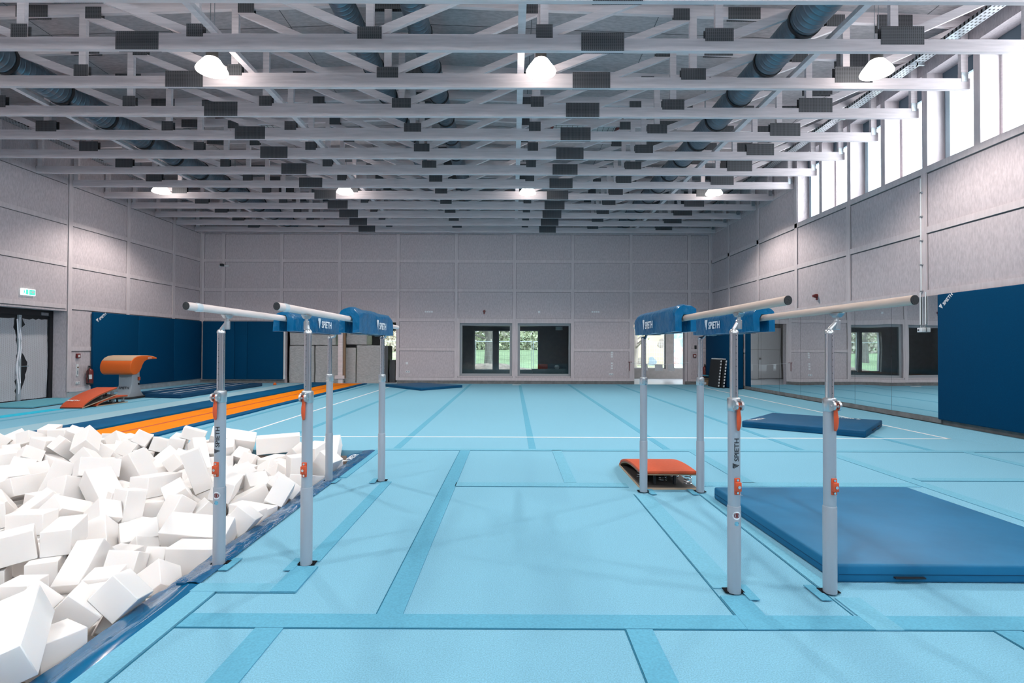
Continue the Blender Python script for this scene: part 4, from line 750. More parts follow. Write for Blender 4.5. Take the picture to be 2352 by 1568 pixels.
# notices hanging on a barrier tape
t = thing('barrier_tape', 'thin red and white barrier tape across the right far opening', 'tape', (6.3, YB-.05, .93))
m = MB(); m.path([(5.03+2.53*i/12, YB-.045, .945-.09*math.sin(PI*i/12)) for i in range(13)], .008, 5); m.build('ribbon', M['white_plastic'], t)
m = MB(); m.box(5.0, 5.02, YB-.05, YB-.031, .58, .96); m.box(4.96, 5.12, YB-.05, YB-.031, .94, .965); m.build('tape_end', M['red'], t)
for x, w_, dz, l in ((5.72, .11, .0, 'narrow white notice hanging at the left of the barrier tape'), (6.25, .33, .02, 'wide white notice hanging in the middle of the barrier tape'), (6.78, .26, -.02, 'white notice hanging at the right of the barrier tape')):
    m = MB(); zt = .945-.09*math.sin(PI*(x-5.03)/2.53)
    m.add([(x-w_/2, YB-.05, zt), (x+w_/2, YB-.05, zt), (x+w_/2+.02, YB-.06, zt-.28+dz), (x-w_/2+.01, YB-.056, zt-.27)], [(0, 1, 2, 3)]); bmesh.ops.solidify(m.bm, geom=m.bm.faces[:], thickness=.002)
    tag(m.build('paper_notice', M['paper'], loc=(x, YB-.05, zt)), l, 'notice', 'paper notices on the barrier tape')

# ---- wrapped bales in the store behind the left opening
def bale(x0, x1, z0, z1, label, y0=23.245, d=.9, m_='bale'):
    m = MB(); m.box(x0+.012, x1-.012, y0+.012, y0+d-.012, z0+.006, z1-.012)
    bmesh.ops.subdivide_edges(m.bm, edges=m.bm.edges[:], cuts=5, use_grid_fill=True)
    rr = random.Random(int(x0*100+z0*7))
    for v in m.bm.verts: v.co += Vector((rr.uniform(-.012, .012), rr.uniform(-.012, .012), rr.uniform(-.008, .008)))
    return tag(m.build('wrapped_bale', M[m_], smooth=True, loc=((x0+x1)/2, y0+d/2, z0)), label, 'bale', 'plastic wrapped bales in the store')
bale(-9.72, -8.62, 0, 1.62, 'grey plastic wrapped bale at the far left of the store opening, lower')
bale(-8.58, -7.55, 0, 1.62, 'grey plastic wrapped bale left of the post, lower')
bale(-7.30, -6.82, 0, 1.54, 'narrow wrapped bale just right of the post', 23.27)
bale(-6.78, -5.72, 0, 1.64, 'wide pale wrapped bale right of the post')
bale(-9.70, -8.85, 1.63, 2.58, 'wrapped bale on top at the far left of the store opening')
bale(-8.80, -7.70, 1.63, 2.55, 'wrapped bale on top left of the post')
bale(-7.25, -6.35, 1.66, 2.50, 'wrapped bale on top right of the post', 23.3)
bale(-5.70, -5.45, 0, 1.62, 'shaded right side of the pale bale, added as a dark block', 23.4, .9, 'bale_dark')  # dark block stands in for the shade on the pale bale's side
bale(-5.44, -5.18, 0, 1.0, 'short dark wrapped roll nearest the store window', 23.6, .5, 'bale_dark')
# ---- outside
GZ = lambda y: -.05+max(0, y-31)*.052
b = MB(); ys_ = [YC+.3, 31, 36, 42, 50, 58, 66, 120]
b.add([(x, y, GZ(y)) for y in ys_ for x in (-70, 70)], [(2*i, 2*i+1, 2*i+3, 2*i+2) for i in range(len(ys_)-1)])
struct(b.build('ground_outside', M['grass']), 'grass slope outside the corridor windows', 'ground')
m = MB(); rr = random.Random(4); n = 22
vs = [(-4.2+6*i/n+rr.uniform(-.08, .08), 29.2+3*j/10, max(-.06, .62*math.sin(PI*i/n)**.8*math.sin(PI*j/10)+rr.uniform(-.06, .06))) for j in range(11) for i in range(n+1)]
m.add(vs, [(j*(n+1)+i, j*(n+1)+i+1, (j+1)*(n+1)+i+1, (j+1)*(n+1)+i) for j in range(10) for i in range(n)])
tag(m.build('earth_mound', M['dirt'], loc=(-1, 30.6, -.05)), 'brown mound of earth outside the left inner window', 'mound')
def fence(x0, x1, y, label):
    t = thing('construction_fence', label, 'fence', (x0, y, -.05), 'wire construction fence panels')
    m = MB(); m.tube((x0, y, -.05), (x0, y, 1.95), .021, 8); m.tube((x1, y, -.05), (x1, y, 1.95), .021, 8); m.tube((x0, y, 1.93), (x1, y, 1.93), .021, 8); m.tube((x0, y, .1), (x1, y, .1), .021, 8); m.build('frame', M['galv'], t)
    m = MB(); k = x0+.15
    while k < x1: m.box(k-.003, k+.003, y-.003, y+.003, .1, 1.93); k += .15
    z = .3
    while z < 1.9: m.box(x0, x1, y-.003, y+.003, z-.003, z+.003); z += .25
    m.build('wire_mesh', M['galv'], t)
fence(-9.6, -6.1, 33.2, 'wire fence panel outside the store window')
fence(-5.9, -2.4, 33.2, 'wire fence panel outside, left of the earth mound')
fence(-2.3, 1.2, 33.4, 'wire fence panel outside the inner windows')
fence(1.3, 4.8, 33.5, 'wire fence panel outside, right of the inner windows')
fence(6.8, 10.3, 33.0, 'wire fence panel before the painted wall')
def leaves(m, rr, pts, s0, s1):
    for c in pts:
        s = rr.uniform(s0, s1); e = Euler((rr.uniform(0, 6), rr.uniform(0, 6), rr.uniform(0, 6))).to_matrix()
        m.add([c+e@Vector(q)*s for q in ((-1, -.5, 0), (1, -.5, 0), (.6, .7, .1), (-.6, .7, -.1))], [(0, 1, 2, 3)])
def tree(x, y, h, r, crown_r, label, lf='leaf', n=1800, ls=.09):
    z0 = GZ(y)-.05
    t = thing('tree', label, 'tree', (x, y, z0), 'trees outside'); rr = random.Random(int(x*10+y))
    m = MB(); m.path([(x, y, z0), (x+.1, y, z0+h*.3), (x-.05, y, z0+h*.6), (x+.1, y, z0+h)], r, 10)
    for i in range(9):
        a = rr.uniform(0, 6.28); z = z0+rr.uniform(.25, .7)*h
        m.path([(x, y, z), (x+math.cos(a)*crown_r*.5, y+math.sin(a)*.6, z+.5), (x+math.cos(a)*crown_r*.9, y+math.sin(a), z+1.1)], r*.2, 5)
    m.build('trunk', M['bark'], t, smooth=True)
    m = MB(); pts = []
    for i in range(n):
        p = Vector((rr.gauss(0, 1), rr.gauss(0, 1), rr.gauss(0, 1))); p.normalize(); p *= rr.random()**.4
        pts.append(Vector((x+p.x*crown_r, y+p.y*crown_r*.45, z0+h*.66+p.z*h*.42)))
    leaves(m, rr, pts, ls*.6, ls*1.4); m.build('crown', M[lf], t)
tree(-1.7, 38, 6.5, .33, 3.2, 'thick trunked tree seen through the left inner window', 'leaf_brown')
tree(.1, 42.5, 6.5, .25, 3.4, 'tree seen behind the post between the inner windows')
tree(3.2, 47.5, 6, .2, 3.6, 'bushy tree seen through the right inner window')
tree(-6, 47.5, 6, .25, 4.2, 'pale tree seen through the store window', 'leaf_brown')
tree(-10.5, 41.5, 6, .25, 4.0, 'tree far left beyond the store', 'leaf_brown')
tree(7.15, 31.8, 5.5, .24, 1.6, 'tree trunk close outside the right opening', 'leaf', 420, .06)
def shrub(x, y, w_, h, label, lf='leaf', n=1400):
    m = MB(); rr = random.Random(int(x*7+y)); z0 = GZ(y)-.05
    leaves(m, rr, [Vector((x+rr.uniform(-w_, w_), y+rr.uniform(-1, 1), z0+abs(rr.gauss(0, .5))*h)) for i in range(n*2)], .09, .22)
    tag(m.build('hedge', M[lf], loc=(x, y, z0)), label, 'hedge', 'hedges at the end of the grass')
shrub(-12, 54, 8, 6, 'tall loose hedge at the left end of the grass', 'leaf_brown', 2600); shrub(1, 58, 6, 6.5, 'tall loose hedge behind the inner windows', 'leaf', 2600); shrub(11, 62, 7, 6, 'tall hedge behind the painted wall', 'leaf', 1600)
t = thing('garden_wall', 'beige building wall with a blue painted mural outside the right opening', 'wall', (12, 38, -.05))
m = MB(); m.box(7.4, 11.1, 38, 38.4, -.05, 3.4); m.build('plain_bay', M['beige'], t)
m = MB(); m.box(11.1, 17, 37.9, 38.4, -.05, 4.2); m.build('mural_bay', M['mural'], t)
m = MB(); m.box(7.4, 11.1, 38, 38.5, 3.4, 4.8); m.build('roof_edge', M['concrete'], t)
for i, (x, z) in enumerate(((8.2, 1.2), (9.1, .55), (9.9, .6), (10.6, 1.9))):
    m = MB(); m.prism([(x+.28*math.cos(a)*(1+.3*math.sin(3*a+i)), z+.34*math.sin(a)) for a in [2*PI*k/14 for k in range(14)]], 'y', 37.985, 38); m.build('painted_patch', M['frame_dark'] if i % 2 == 0 else M['bark'], t)

# ================================================================ floor details
def strip(x0, x1, y0, y1, label, m='strip', z=.006, z0=0.):
    b = MB(); b.box(x0, x1, y0, y1, z0, z)
    return trim(b, M[m], label, 'carpet strip')
def gap(x0, y0, x1, y1, label, w=.007):
    b = MB(); b.bar((x0, y0, .001), (x1, y1, .001), w, .004, (0, 0, 1)); return trim(b, M['seamline'], label, 'seam')
strip(-1.85, 8.2, 2.965, 3.115, 'broad cover strip across the floor in front of the bars', z=.007)
strip(-2.02, -1.868, .6, 3.40, 'cover strip along the near end of the foam pit', 'strip_light', .009)
strip(-1.41, -1.255, .8, 2.96, 'short cover strip running to the camera at the left')
strip(-.78, -.63, 3.11, 8.045, 'cover strip running away from the camera between the bars')
strip(-.64, 1.30, 5.98, 6.15, 'short cross strip between the two sets of bars', 'strip_light')
strip(.60, .74, 6.16, 8.10, 'short lengthwise strip left of the springboard', 'strip_light')
strip(-2.07, 8.2, 8.06, 8.19, 'cross strip at the near edge of the sprung floor', 'strip_light')
strip(-1.50, -1.385, 3.87, 6.17, 'cover strip joining the two inner left posts', z=.007)
strip(-1.525, -1.36, 3.385, 3.775, 'short flap in front of the inner left post', z=.012)
strip(-2.03, -1.525, 3.385, 3.50, 'flap lying in front of the outer left post', 'strip_light', .011)
strip(1.30, 1.47, 3.47, 5.66, 'cover strip joining the two inner right posts', 'strip_light')
strip(1.30, 1.47, 2.96, 3.36, 'cover strip in front of the inner right post', 'strip', .008)
strip(2.005, 2.16, 2.96, 3.34, 'cover strip in front of the outer right post', 'strip_light', .008)
strip(1.995, 2.08, 3.45, 5.70, 'narrow cover strip under the edge of the big blue mat', 'strip_light')
strip(.63, .775, .8, 2.96, 'cover strip running to the camera at the right of centre')
strip(2.655, 2.80, .8, 2.96, 'cover strip running to the camera at the lower right corner')
strip(2.65, 2.80, 6.18, 8.06, 'lengthwise strip behind the springboard', 'strip_light')
strip(2.15, 4.60, 6.03, 6.20, 'cross strip behind the big blue mat', 'strip_light')
strip(4.62, 4.78, 3.12, 8.05, 'lengthwise strip right of the big blue mat', 'strip_light')
strip(4.80, 8.2, 6.31, 6.45, 'cross strip at the far right of the front floor', 'strip_light')
strip(6.78, 6.92, 3.12, 8.05, 'lengthwise strip near the right wall', 'strip_light')
strip(-2.09, -1.96, 6.35, 8.04, 'cover strip along the far end of the foam pit', 'strip', .008)
for x, l in ((-5.85, 'beside the orange track'), (-3.84, 'left of the outer left post'), (-1.77, 'left of the middle'), (.31, 'in the middle of the hall'), (2.37, 'right of the middle'), (4.43, 'towards the mirrors'), (6.42, 'nearest the mirrors')):
    strip(x-.055, x+.055, 8.20, 22.6, 'darker carpet seam of the sprung floor '+l, 'strip', .003)
for a in ((1.292, 5.69, 1.292, 3.12, 'left edge of the inner right strip'), (1.985, 5.69, 1.985, 3.13, 'left edge of the outer right strip'), (-1.86, .7, -1.86, 3.39, 'inner edge of the strip along the pit'),
          (-1.86, 2.962, 8.2, 2.962, 'front edge of the broad cross strip'), (-2.05, 8.055, 8.2, 8.055, 'near edge of the sprung floor'), (-.64, 5.975, 1.3, 5.975, 'front edge of the short cross strip'),
          (-2.03, 3.38, -1.36, 3.38, 'front edge of the flaps at the left posts'), (.625, .8, .625, 2.96, 'edge of the right of centre strip'), (2.65, .8, 2.65, 2.96, 'edge of the corner strip'), (4.8, 6.30, 8.2, 6.30, 'edge of the far right cross strip'), (-.785, 3.11, -.785, 8.04, 'edge of the strip between the bars')):
    gap(*a[:4], 'thin dark '+a[4])
# white competition lines
for a in ((-4.80, 7.56, 9.25, 9.30, 'white boundary line crossing in front of the sprung floor'), (-4.83, -4.78, 9.25, 21.6, 'white boundary line on the left of the sprung floor'),
          (7.53, 7.58, 9.25, 21.6, 'white boundary line on the mirror side of the sprung floor')):
    b = MB(); b.box(a[0], a[1], a[2], a[3], .001, .0045); trim(b, M['white_line'], a[4], 'line')
# slots and little tabs round the posts
for i, (x, y, sx, l) in enumerate(((-2.075, 3.81, 1, 'outer left front'), (-1.46, 3.81, -1, 'inner left front'), (-2.115, 6.19, 1, 'outer left rear'), (-1.508, 6.19, -1, 'inner left rear'),
                                   (1.408, 3.405, 1, 'inner right front'), (2.015, 3.405, -1, 'outer right front'), (1.412, 5.765, 1, 'inner right rear'), (2.022, 5.765, -1, 'outer right rear'))):
    b = MB(); b.box(x-.058, x+.062, y-.015, y+.055, .010, .0145); trim(b, M['dark_gap'], 'dark slot in the carpet at the %s post' % l, 'slot')
    b = MB(); b.box(x+sx*.05, x+sx*.115, y-.11, y+.10, .009, .0135) if sx > 0 else b.box(x-.115, x-.05, y-.11, y+.10, .009, .0135)
    trim(b, M['strip'], 'small raised carpet tab beside the %s post' % l, 'tab')

# ---- glossy border of the pit
def border(y0, y1, label, seed, lift=0.):
    rr = random.Random(seed); m = MB(); ny = int((y1-y0)/.06); prof = [(-2.02, .004), (-2.055, .011), (-2.10, .008), (-2.14, -.006), (-2.175, -.026), (-2.235, -.032), (-2.290, -.045), (-2.294, -.30)]
    ph = [rr.uniform(0, 6) for _ in range(5)]
    vs = []
    for j in range(ny+1):
        y = y0+(y1-y0)*j/ny
        ed = -.028*max(0, min(1, (y-2.4)/3)) 
        for i, (x, z) in enumerate(prof):
            k = max(0, min(1, i/2))
            wz = k*(.005*math.sin(y*7+ph[0]+i*.8)+(.005 if y > 3.5 else .001)*math.sin(y*23+ph[1]-i*1.3)+(.0045 if y > 3.5 else .0012)*rr.uniform(-1, 1))
            wd_ = 1+max(0, min(1, (y-7.5)/.4))*.6
            vs.append((-2.06+(x+2.06)*(wd_ if i > 2 else 1)+ed*(1 if i < 2 else .9 if i < 6 else .3)+.006*math.sin(y*5+ph[2])*(1 if i else .2), y, z+lift*(i < 4)+(wz if i < 4 else -abs(wz) if i < 7 else 0)))
    n = len(prof)
    m.add(vs, [(j*n+i, j*n+i+1, (j+1)*n+i+1, (j+1)*n+i) for j in range(ny) for i in range(n-1)])
    bmesh.ops.recalc_face_normals(m.bm, faces=m.bm.faces[:]); bmesh.ops.solidify(m.bm, geom=m.bm.faces[:], thickness=.006)
    t = tag(m.build('pit_border_cover', M['vinyl' if y0 < 3 else 'vinyl_crinkled'], smooth=True, loc=(-2.1, (y0+y1)/2, 0)), label, 'cover', 'glossy covers along the pit edge')
    return t
border(.7, 3.495, 'glossy blue border cover of the foam pit nearest the camera', 2)
bc = border(3.50, 8.02, 'glossy blue border cover of the foam pit behind the outer left post', 3, .008)
print_on(sign(.085), frame((-2.155, 7.05, .045), (.0, 1, 0), (-1, 0, 0), .0), 'lettering', M['white_paint'], bc)
m = MB(); m.box(-2.17, -2.11, 3.475, 3.495, .004, .02)
tag(m.build('edge_connector', M['mat_navy'], loc=(-2.14, 3.485, 0)), 'small dark connector between the two glossy pit border covers', 'connector')

# ================================================================ foam pit
def read(s):
    for b in s.split(';'):
        v = [int(q) for q in b.split(',')]
        yield [q/1000 for q in v[:6]]+[q/100 for q in v[6:]]
FACES = [(0, 1, 3, 2), (4, 6, 7, 5), (0, 4, 5, 1), (2, 3, 7, 6), (0, 2, 6, 4), (1, 5, 7, 3)]
items = []
for w_, l_, h_, x, y, z, a, b_, c in read(FOAM_VISIBLE):
    if x > -2.52 and y > 7.4: continue
    w_, l_, h_ = w_*.985, l_*.985, h_*.985
    R = Euler((a, b_, c)).to_matrix()
    ax = R@Vector((0, 1, 0))
    ratio = l_/max(w_, h_)
    shape = 'cubic' if ratio < 1.3 else ('oblong' if ratio < 1.9 else 'long')
    pose = 'standing on end' if abs(ax.z) > .75 else ('tilted' if max(abs(ax.z), min(abs((R@Vector((1, 0, 0))).z), abs((R@Vector((0, 0, 1))).z))) > .3 else 'lying flat')
    u = x/y
    part = 'back' if y > 6.3 else 'middle' if y > 4.6 else 'front'
    if x > -2.62: zone = 'by the glossy border, %s part' % part
    elif y > 7.2: zone = 'in the rear row'
    elif y < 3.7: zone = 'at the near corner'
    elif u < -.72: zone = 'at the left side, %s part' % part
    elif x > -3.3: zone = 'just inside the border, %s part' % part
    else: zone = 'amid the pit, %s part' % part
    items.append((shape, pose, zone, w_, l_, h_, (x, y, z), (a, b_, c)))
cnt = {}
for it in items: cnt.setdefault(it[:3], []).append(it)
for key, lst in cnt.items():
    lst.sort(key=lambda i: i[6][0]/i[6][1])
    for n, it in enumerate(lst):
        shape, pose, zone, w_, l_, h_, p, e = it
        m = MB(); m.add([(sx*w_/2, sy*l_/2, sz*h_/2) for sx in (-1, 1) for sy in (-1, 1) for sz in (-1, 1)], FACES)
        o = m.build('foam_block', M['foam'], bevel=.004, seg=1); o.location = p; o.rotation_euler = e
        q = '' if len(lst) == 1 else (', leftmost' if n == 0 else (', rightmost' if n == len(lst)-1 else ', %s from left' % ORD[n+1]))
        tag(o, '%s white foam block %s %s%s' % (shape, pose, zone, q), 'foam block', 'foam blocks in the pit')
m = MB()
for w_, l_, h_, x, y, z, a, b_, c in read(FOAM_BURIED):
    if x > -2.52 and y > 7.3: continue
    m.obox((x, y, z), (w_*.985, l_*.985, h_*.985), Euler((a, b_, c)).to_matrix())
rr = random.Random(8)
for i in range(330):          # the part of the heap beyond the left edge of the view
    y = rr.uniform(.8, 7.9); x = rr.uniform(-9.4, -2.5)
    if x > -.957*y-1.25 and y > 1.2: continue
    m.obox((x, y, rr.uniform(-.3, .02)), (.19, rr.uniform(.2, .45), .19), Euler((rr.uniform(-.5, .5), rr.uniform(-.5, .5), rr.uniform(0, 6))).to_matrix())
tag(m.build('foam_filling', M['foam'], loc=(-5, 5, -.4)), 'white foam pieces buried under the visible blocks of the pit', 'foam filling', kind='stuff')

# ================================================================ tumbling track and mats
t = thing('tumbling_track', 'long orange tumbling track with blue side pads running to the far wall', 'tumbling track', (-6.9, 15, 0))
m = MB(); m.box(-7.56, -6.28, 8.25, 22.5, 0, .03); m.build('bed', M['orange_track'], t)
for x in (-6.95, -6.905):
    m = MB(); m.box(x-.011, x+.011, 8.25, 22.5, .03, .0325); m.build('centre_line', M['red_line'], t)
m = MB(); ny = 90; rr = random.Random(3)
vs = []
for j in range(ny+1):
    y = 8.25+14.2*j/ny; e = -6.10+.02*math.sin(y*1.7)+rr.uniform(-.012, .012)
    vs += [(-6.30+.006*rr.uniform(-1, 1), y, .0335), (-6.2, y, .05+.008*math.sin(y*3)), (e, y, .03), (e, y, .0)]
m.add(vs, [(j*4+i, j*4+i+1, j*4+5+i, j*4+4+i) for j in range(ny) for i in range(3)])
m.build('right_side_pad', M['pad_matte'], t, smooth=True)
for i, (y0, y1) in enumerate(((8.34, 9.9), (9.88, 13.2), (13.18, 16.4), (16.38, 19.5), (19.48, 22.5))):
    m = MB(); m.box(-8.40, -7.53, y0, y1, .0, .07); m.build('left_side_pad', M['pad_matte'], t, bevel=.02)
strip(-9.42, -8.42, 8.3, 22.5, 'pale carpet runner beside the tumbling track', 'pale_runner', .012)
gap(-9.43, 8.3, -9.43, 22.4, 'dark edge line left of the pale runner', .03)
strip(-10.62, -10.5, 8.3, 16, 'faint seam beside the vault run', 'strip', .003)
strip(-11.3, -10.97, 9.0, 13.1, 'bright cyan end of the vault run', 'cyan', .010)
b = MB(); b.prism([(-13.35, 13.28), (-11.87, 13.22), (-11.98, 14.62), (-13.3, 15.62)], 'z', .02, .045)
tag(b.build('floor_mat', M['aqua'], loc=(-12.6, 14.3, .02)), 'thin teal mat in front of the left door', 'mat')
b = MB(); b.prism([(-13.35, 13.28), (-11.87, 13.22), (-11.98, 14.62), (-13.3, 15.62)], 'z', 0, .019)
tag(b.build('floor_mat', M['rubber'], loc=(-12.6, 14.3, 0)), 'black underlay beneath the teal mat at the left door', 'mat')

def slab(name, pts, h, label, m_top='mat_blue', bev=.02, letters=(), fold=None, handles=()):
    cx = sum(p[0] for p in pts)/len(pts); cy = sum(p[1] for p in pts)/len(pts)
    t = thing(name, label, 'mat', (cx, cy, 0), 'blue landing mats')
    m = MB(); m.prism(pts, 'z', .0, h); m.build('foam_body', M[m_top], t, bevel=bev, seg=3)
    if fold:      # seam of the cover round the sides
        m = MB(); n = len(pts)
        for i in range(n):
            a, c = Vector((*pts[i], fold)), Vector((*pts[(i+1) % n], fold)); d = (c-a).normalized()*.02
            m.bar(a+d, c-d, .004, .004, (0, 0, 1))
        m.build('side_seam', M['mat_side'], t)
    for O, R, U, s in letters: print_on(sign(s), frame(O, R, U), 'lettering', M['white_paint'], t)
    for a, c in handles:
        m = MB(); m.bar(a, c, .03, .008, (0, 0, 1)); m.build('carry_handle', M['black'], t)
    return t
slab('landing_mat', [(2.15, 3.565), (4.17, 3.56), (4.10, 5.58), (2.085, 5.545)], .122, 'big blue landing mat lying beside the right bars', letters=[((2.20, 5.47, .123), (.0, -1, 0), (1, 0, 0), .045)], fold=.055, handles=[((2.53, 3.557, .04), (2.73, 3.557, .04))])
slab('landing_mat', [(4.53, 10.58), (6.165, 9.35), (7.42, 10.75), (5.80, 11.95)], .125, 'dark blue landing mat lying askew in front of the mirrors', m_top='mat_navy', letters=[((4.75, 10.60, .126), (.8, .6, 0), (-.6, .8, 0), .09), ((7.1, 10.9, .126), (-.6, .45, 0), (-.6, -.8, 0), .08)], fold=.06, handles=[((6.6, 9.83, .06), (6.8, 10.05, .06)), ((7.0, 10.28, .06), (7.2, 10.5, .06))])
slab('landing_mat', [(-5.0, 21.05), (-3.26, 19.1), (-1.93, 20.75), (-3.80, 22.1)], .10, 'small dark blue mat lying askew near the far wall', m_top='mat_navy', fold=.05)
t = slab('landing_mat', [(-9.88, 15.96), (-9.86, 21.1), (-11.75, 21.1), (-11.75, 16.72), (-11.12, 16.72), (-11.10, 16.15)], .125, 'dark blue landing mats with white lines behind the vault table', m_top='mat_side')
for i, x in enumerate((-11.38, -10.75, -10.32)):
    m = MB(); m.box(x-.018, x+.018, 16.9 if x < -11.2 else 16.3, 20.9, .125, .1275); m.build('white_stripe', M['white_line'], t)

# ---- blue wall pads
def wall_pad(box, label, letters=None):
    x0, x1, y0, y1, z0, z1 = box
    m = MB(); m.box(*box)
    o = tag(m.build('wall_pad', M['pad_blue'], bevel=.018, seg=3, loc=((x0+x1)/2, (y0+y1)/2, z0)), label, 'wall pad', 'blue wall pads')
    if letters: print_on(sign(letters[3]), frame(*letters[:3], .003), 'lettering', M['white_paint'], o)
wall_pad((XL+.032, XL+.11, 16.93, 18.965, .19, 2.635), 'blue wall pad with white lettering beside the left door', ((XL+.11, 17.07, 2.30), (0, .8, .6), (0, -.6, .8), .085))
wall_pad((XL+.032, XL+.11, 18.98, 20.975, .19, 2.635), 'blue wall pad in the middle of the left row')
wall_pad((XL+.032, XL+.11, 20.99, 22.82, .19, 2.635), 'blue wall pad on the left wall next to the corner')
wall_pad((-13.25, -11.89, YB-.11, YB-.032, .16, 2.635), 'blue wall pad on the far wall next to the left corner')
wall_pad((-11.88, -11.35, YB-.11, YB-.032, .16, 2.635), 'narrow blue wall pad on the far wall between two wide ones')
wall_pad((-11.34, -9.82, YB-.11, YB-.032, .16, 2.635), 'blue wall pad on the far wall beside the wrapped bales')
m = MB(); m.box(-9.80, -9.74, YB-.06, YB-.03, .33, 2.6); m.box(-9.81, -9.73, YB-.065, YB-.03, .17, .33)
tag(m.build('pad_rail', M['white_plastic'], loc=(-9.77, YB-.05, .17)), 'thin white edging beside the last pad of the far wall', 'edging')
wall_pad((XR-.10, XR-.032, 8.62, 10.62, .165, 2.635), 'large blue wall pad with lettering to the right of the mirrors', ((XR-.10, 10.52, 2.33), (0, -.73, .68), (0, .68, .73), .07))
wall_pad((XR-.10, XR-.032, 6.60, 8.60, .165, 2.635), 'blue wall pad beyond the right edge of the view')
t = thing('crash_mat', 'thick dark blue crash mat standing against the right wall in the corner', 'mat', (8.3, 21.2, .07))
m = MB(); m.box(8.19, 8.48, 19.65, 22.68, .07, 2.6); m.build('foam_body', M['pad_blue'], t, bevel=.03, seg=3)
# ---- mirrors
ys = [10.64, 11.97, 13.25, 14.5, 15.75, 17.0, 18.25, 19.5]
for i in range(7):
    m = MB(); m.box(XR-.052, XR-.032, ys[i]+.004, ys[i+1]-.004, .19, 2.634)
    tag(m.build('wall_mirror', M['mirror'], loc=(XR-.04, (ys[i]+ys[i+1])/2, .19)), 'floor length wall mirror, %s from the large right wall pad' % ORD[i+1], 'mirror', 'mirrors on the right wall')
b = MB(); b.box(XR-.05, XR-.012, 10.6, 19.55, .085, .185)
trim(b, M['plinth'], 'dark sill strip under the row of mirrors', 'sill')
# ---- cable drop with control box
t = thing('cable_drop', 'two white cables hanging down to a small box in front of the mirrors', 'cable', (XR-.1, 11.03, 1.93))
for y in (11.10, 10.955):
    m = MB(); m.tube((XR-.068, y, 2.06), (XR-.068, y, 2.72), .012, 8); m.build('cable', M['white_plastic'], t)
m = MB(); m.tube((XR-.047, 11.10, 2.72), (XR-.047, 11.10, 5.1), .014, 8); m.build('conduit', M['white_plastic'], t)
for z in (2.75, 3.3, 3.8, 4.3, 4.8):
    m = MB(); m.box(XR-.065, XR-.0315, 11.06, 11.12, z-.012, z+.012); m.build('clip', M['galv'], t)
m = MB(); m.box(XR-.14, XR-.055, 10.96, 11.10, 1.90, 1.99); m.build('control_box', M['white_plastic'], t, bevel=.008)
m = MB(); m.box(XR-.144, XR-.138, 11.04, 11.08, 1.93, 1.96); m.build('button', M['black'], t)
m = MB(); m.path([(XR-.055, 11.10, 2.06), (XR-.07, 11.09, 2.02), (XR-.09, 11.06, 1.99)], .006, 6); m.path([(XR-.055, 10.955, 2.06), (XR-.07, 10.98, 2.02), (XR-.09, 11.02, 1.99)], .006, 6); m.build('shackle', M['galv'], t)
# ---- jigsaw mats leaning in the right corner, boxes
def jigsaw(k, label):
    t = thing('jigsaw_mat', label, 'mat', (8.0-.09*k, 20.6, 0), 'jigsaw mats leaning in the corner')
    x = 8.08-.10*k; y0, y1 = 20.45+.25*k, 21.75
    def P(y, z, d): return (x-.02-.0+(z*.10)*1-d, y, z)
    m = MB()
    vs = [P(y, z, d) for d in (0, .022) for y, z in ((y0, .03), (y1, .03), (y1, 1.12), (y0, 1.12))]
    m.add(vs, [(0, 1, 2, 3), (7, 6, 5, 4), (0, 4, 5, 1), (1, 5, 6, 2), (2, 6, 7, 3), (3, 7, 4, 0)])
    m.build('mat_sheet', M['rubber'], t)
    m = MB(); n = 9
    for i in range(n):
        z = .08+i*(1.0)/(n-.5)
        vs = [P(y, zz, d) for d in (-.002, .024) for y, zz in ((y0-.07, z-.005), (y0, z+.005), (y0, z+.06), (y0-.07, z+.072))]
        m.add(vs, [(0, 1, 2, 3), (7, 6, 5, 4), (0, 4, 5, 1), (1, 5, 6, 2), (2, 6, 7, 3), (3, 7, 4, 0)])
    for i in range(10):
        y = y0+.06+i*.12
        if y+.06 < y1: m.add([P(yy, zz, d) for d in (0, .022) for yy, zz in ((y, 1.12), (y+.06, 1.12), (y+.065, 1.16), (y-.005, 1.16))], [(0, 1, 2, 3), (7, 6, 5, 4), (0, 4, 5, 1), (1, 5, 6, 2), (2, 6, 7, 3), (3, 7, 4, 0)])
    m.build('pale_jigsaw_edge', M['white_plastic'], t)
jigsaw(0, 'black jigsaw mat leaning against the crash mat, the rear one'); jigsaw(1, 'black jigsaw mat leaning against the crash mat, the front one')
t = thing('cardboard_box', 'open cardboard box in the far right corner under the extinguisher', 'box', (8.05, 22.45, 0))
m = MB(); m.box(7.85, 8.18, 22.25, 22.6, .0, .24); m.build('carton', M['cardboard'], t)
m = MB(); m.obox((7.85, 22.42, .30), (.012, .35, .16), Euler((0, -.5, 0)).to_matrix()); m.obox((8.0, 22.24, .27), (.3, .012, .14), Euler((.6, 0, 0)).to_matrix()); m.build('flap', M['cardboard'], t)
m = MB(); m.box(7.93, 8.05, 22.243, 22.25, .05, .15); m.build('shipping_label', M['paper'], t)
m = MB(); m.obox((7.98, 22.42, .42), (.34, .30, .06), Euler((0, .08, .2)).to_matrix())
tag(m.build('carpet_offcut', M['teal'], bevel=.01, loc=(7.98, 22.42, .39)), 'folded blue carpet piece lying on the cardboard box in the right corner', 'carpet piece')
m = MB(); m.box(.0, .35, 22.2, 22.3, .001, .012)
tag(m.build('tape_scrap', M['white_plastic'], loc=(.17, 22.25, 0)), 'pale tape scrap on the floor before the inner windows', 'tape')
m = MB(); m.lathe((-9.66, 21.75, 0), [(.06, 0), (.07, .03), (.04, .09), (.01, .1)], 10)
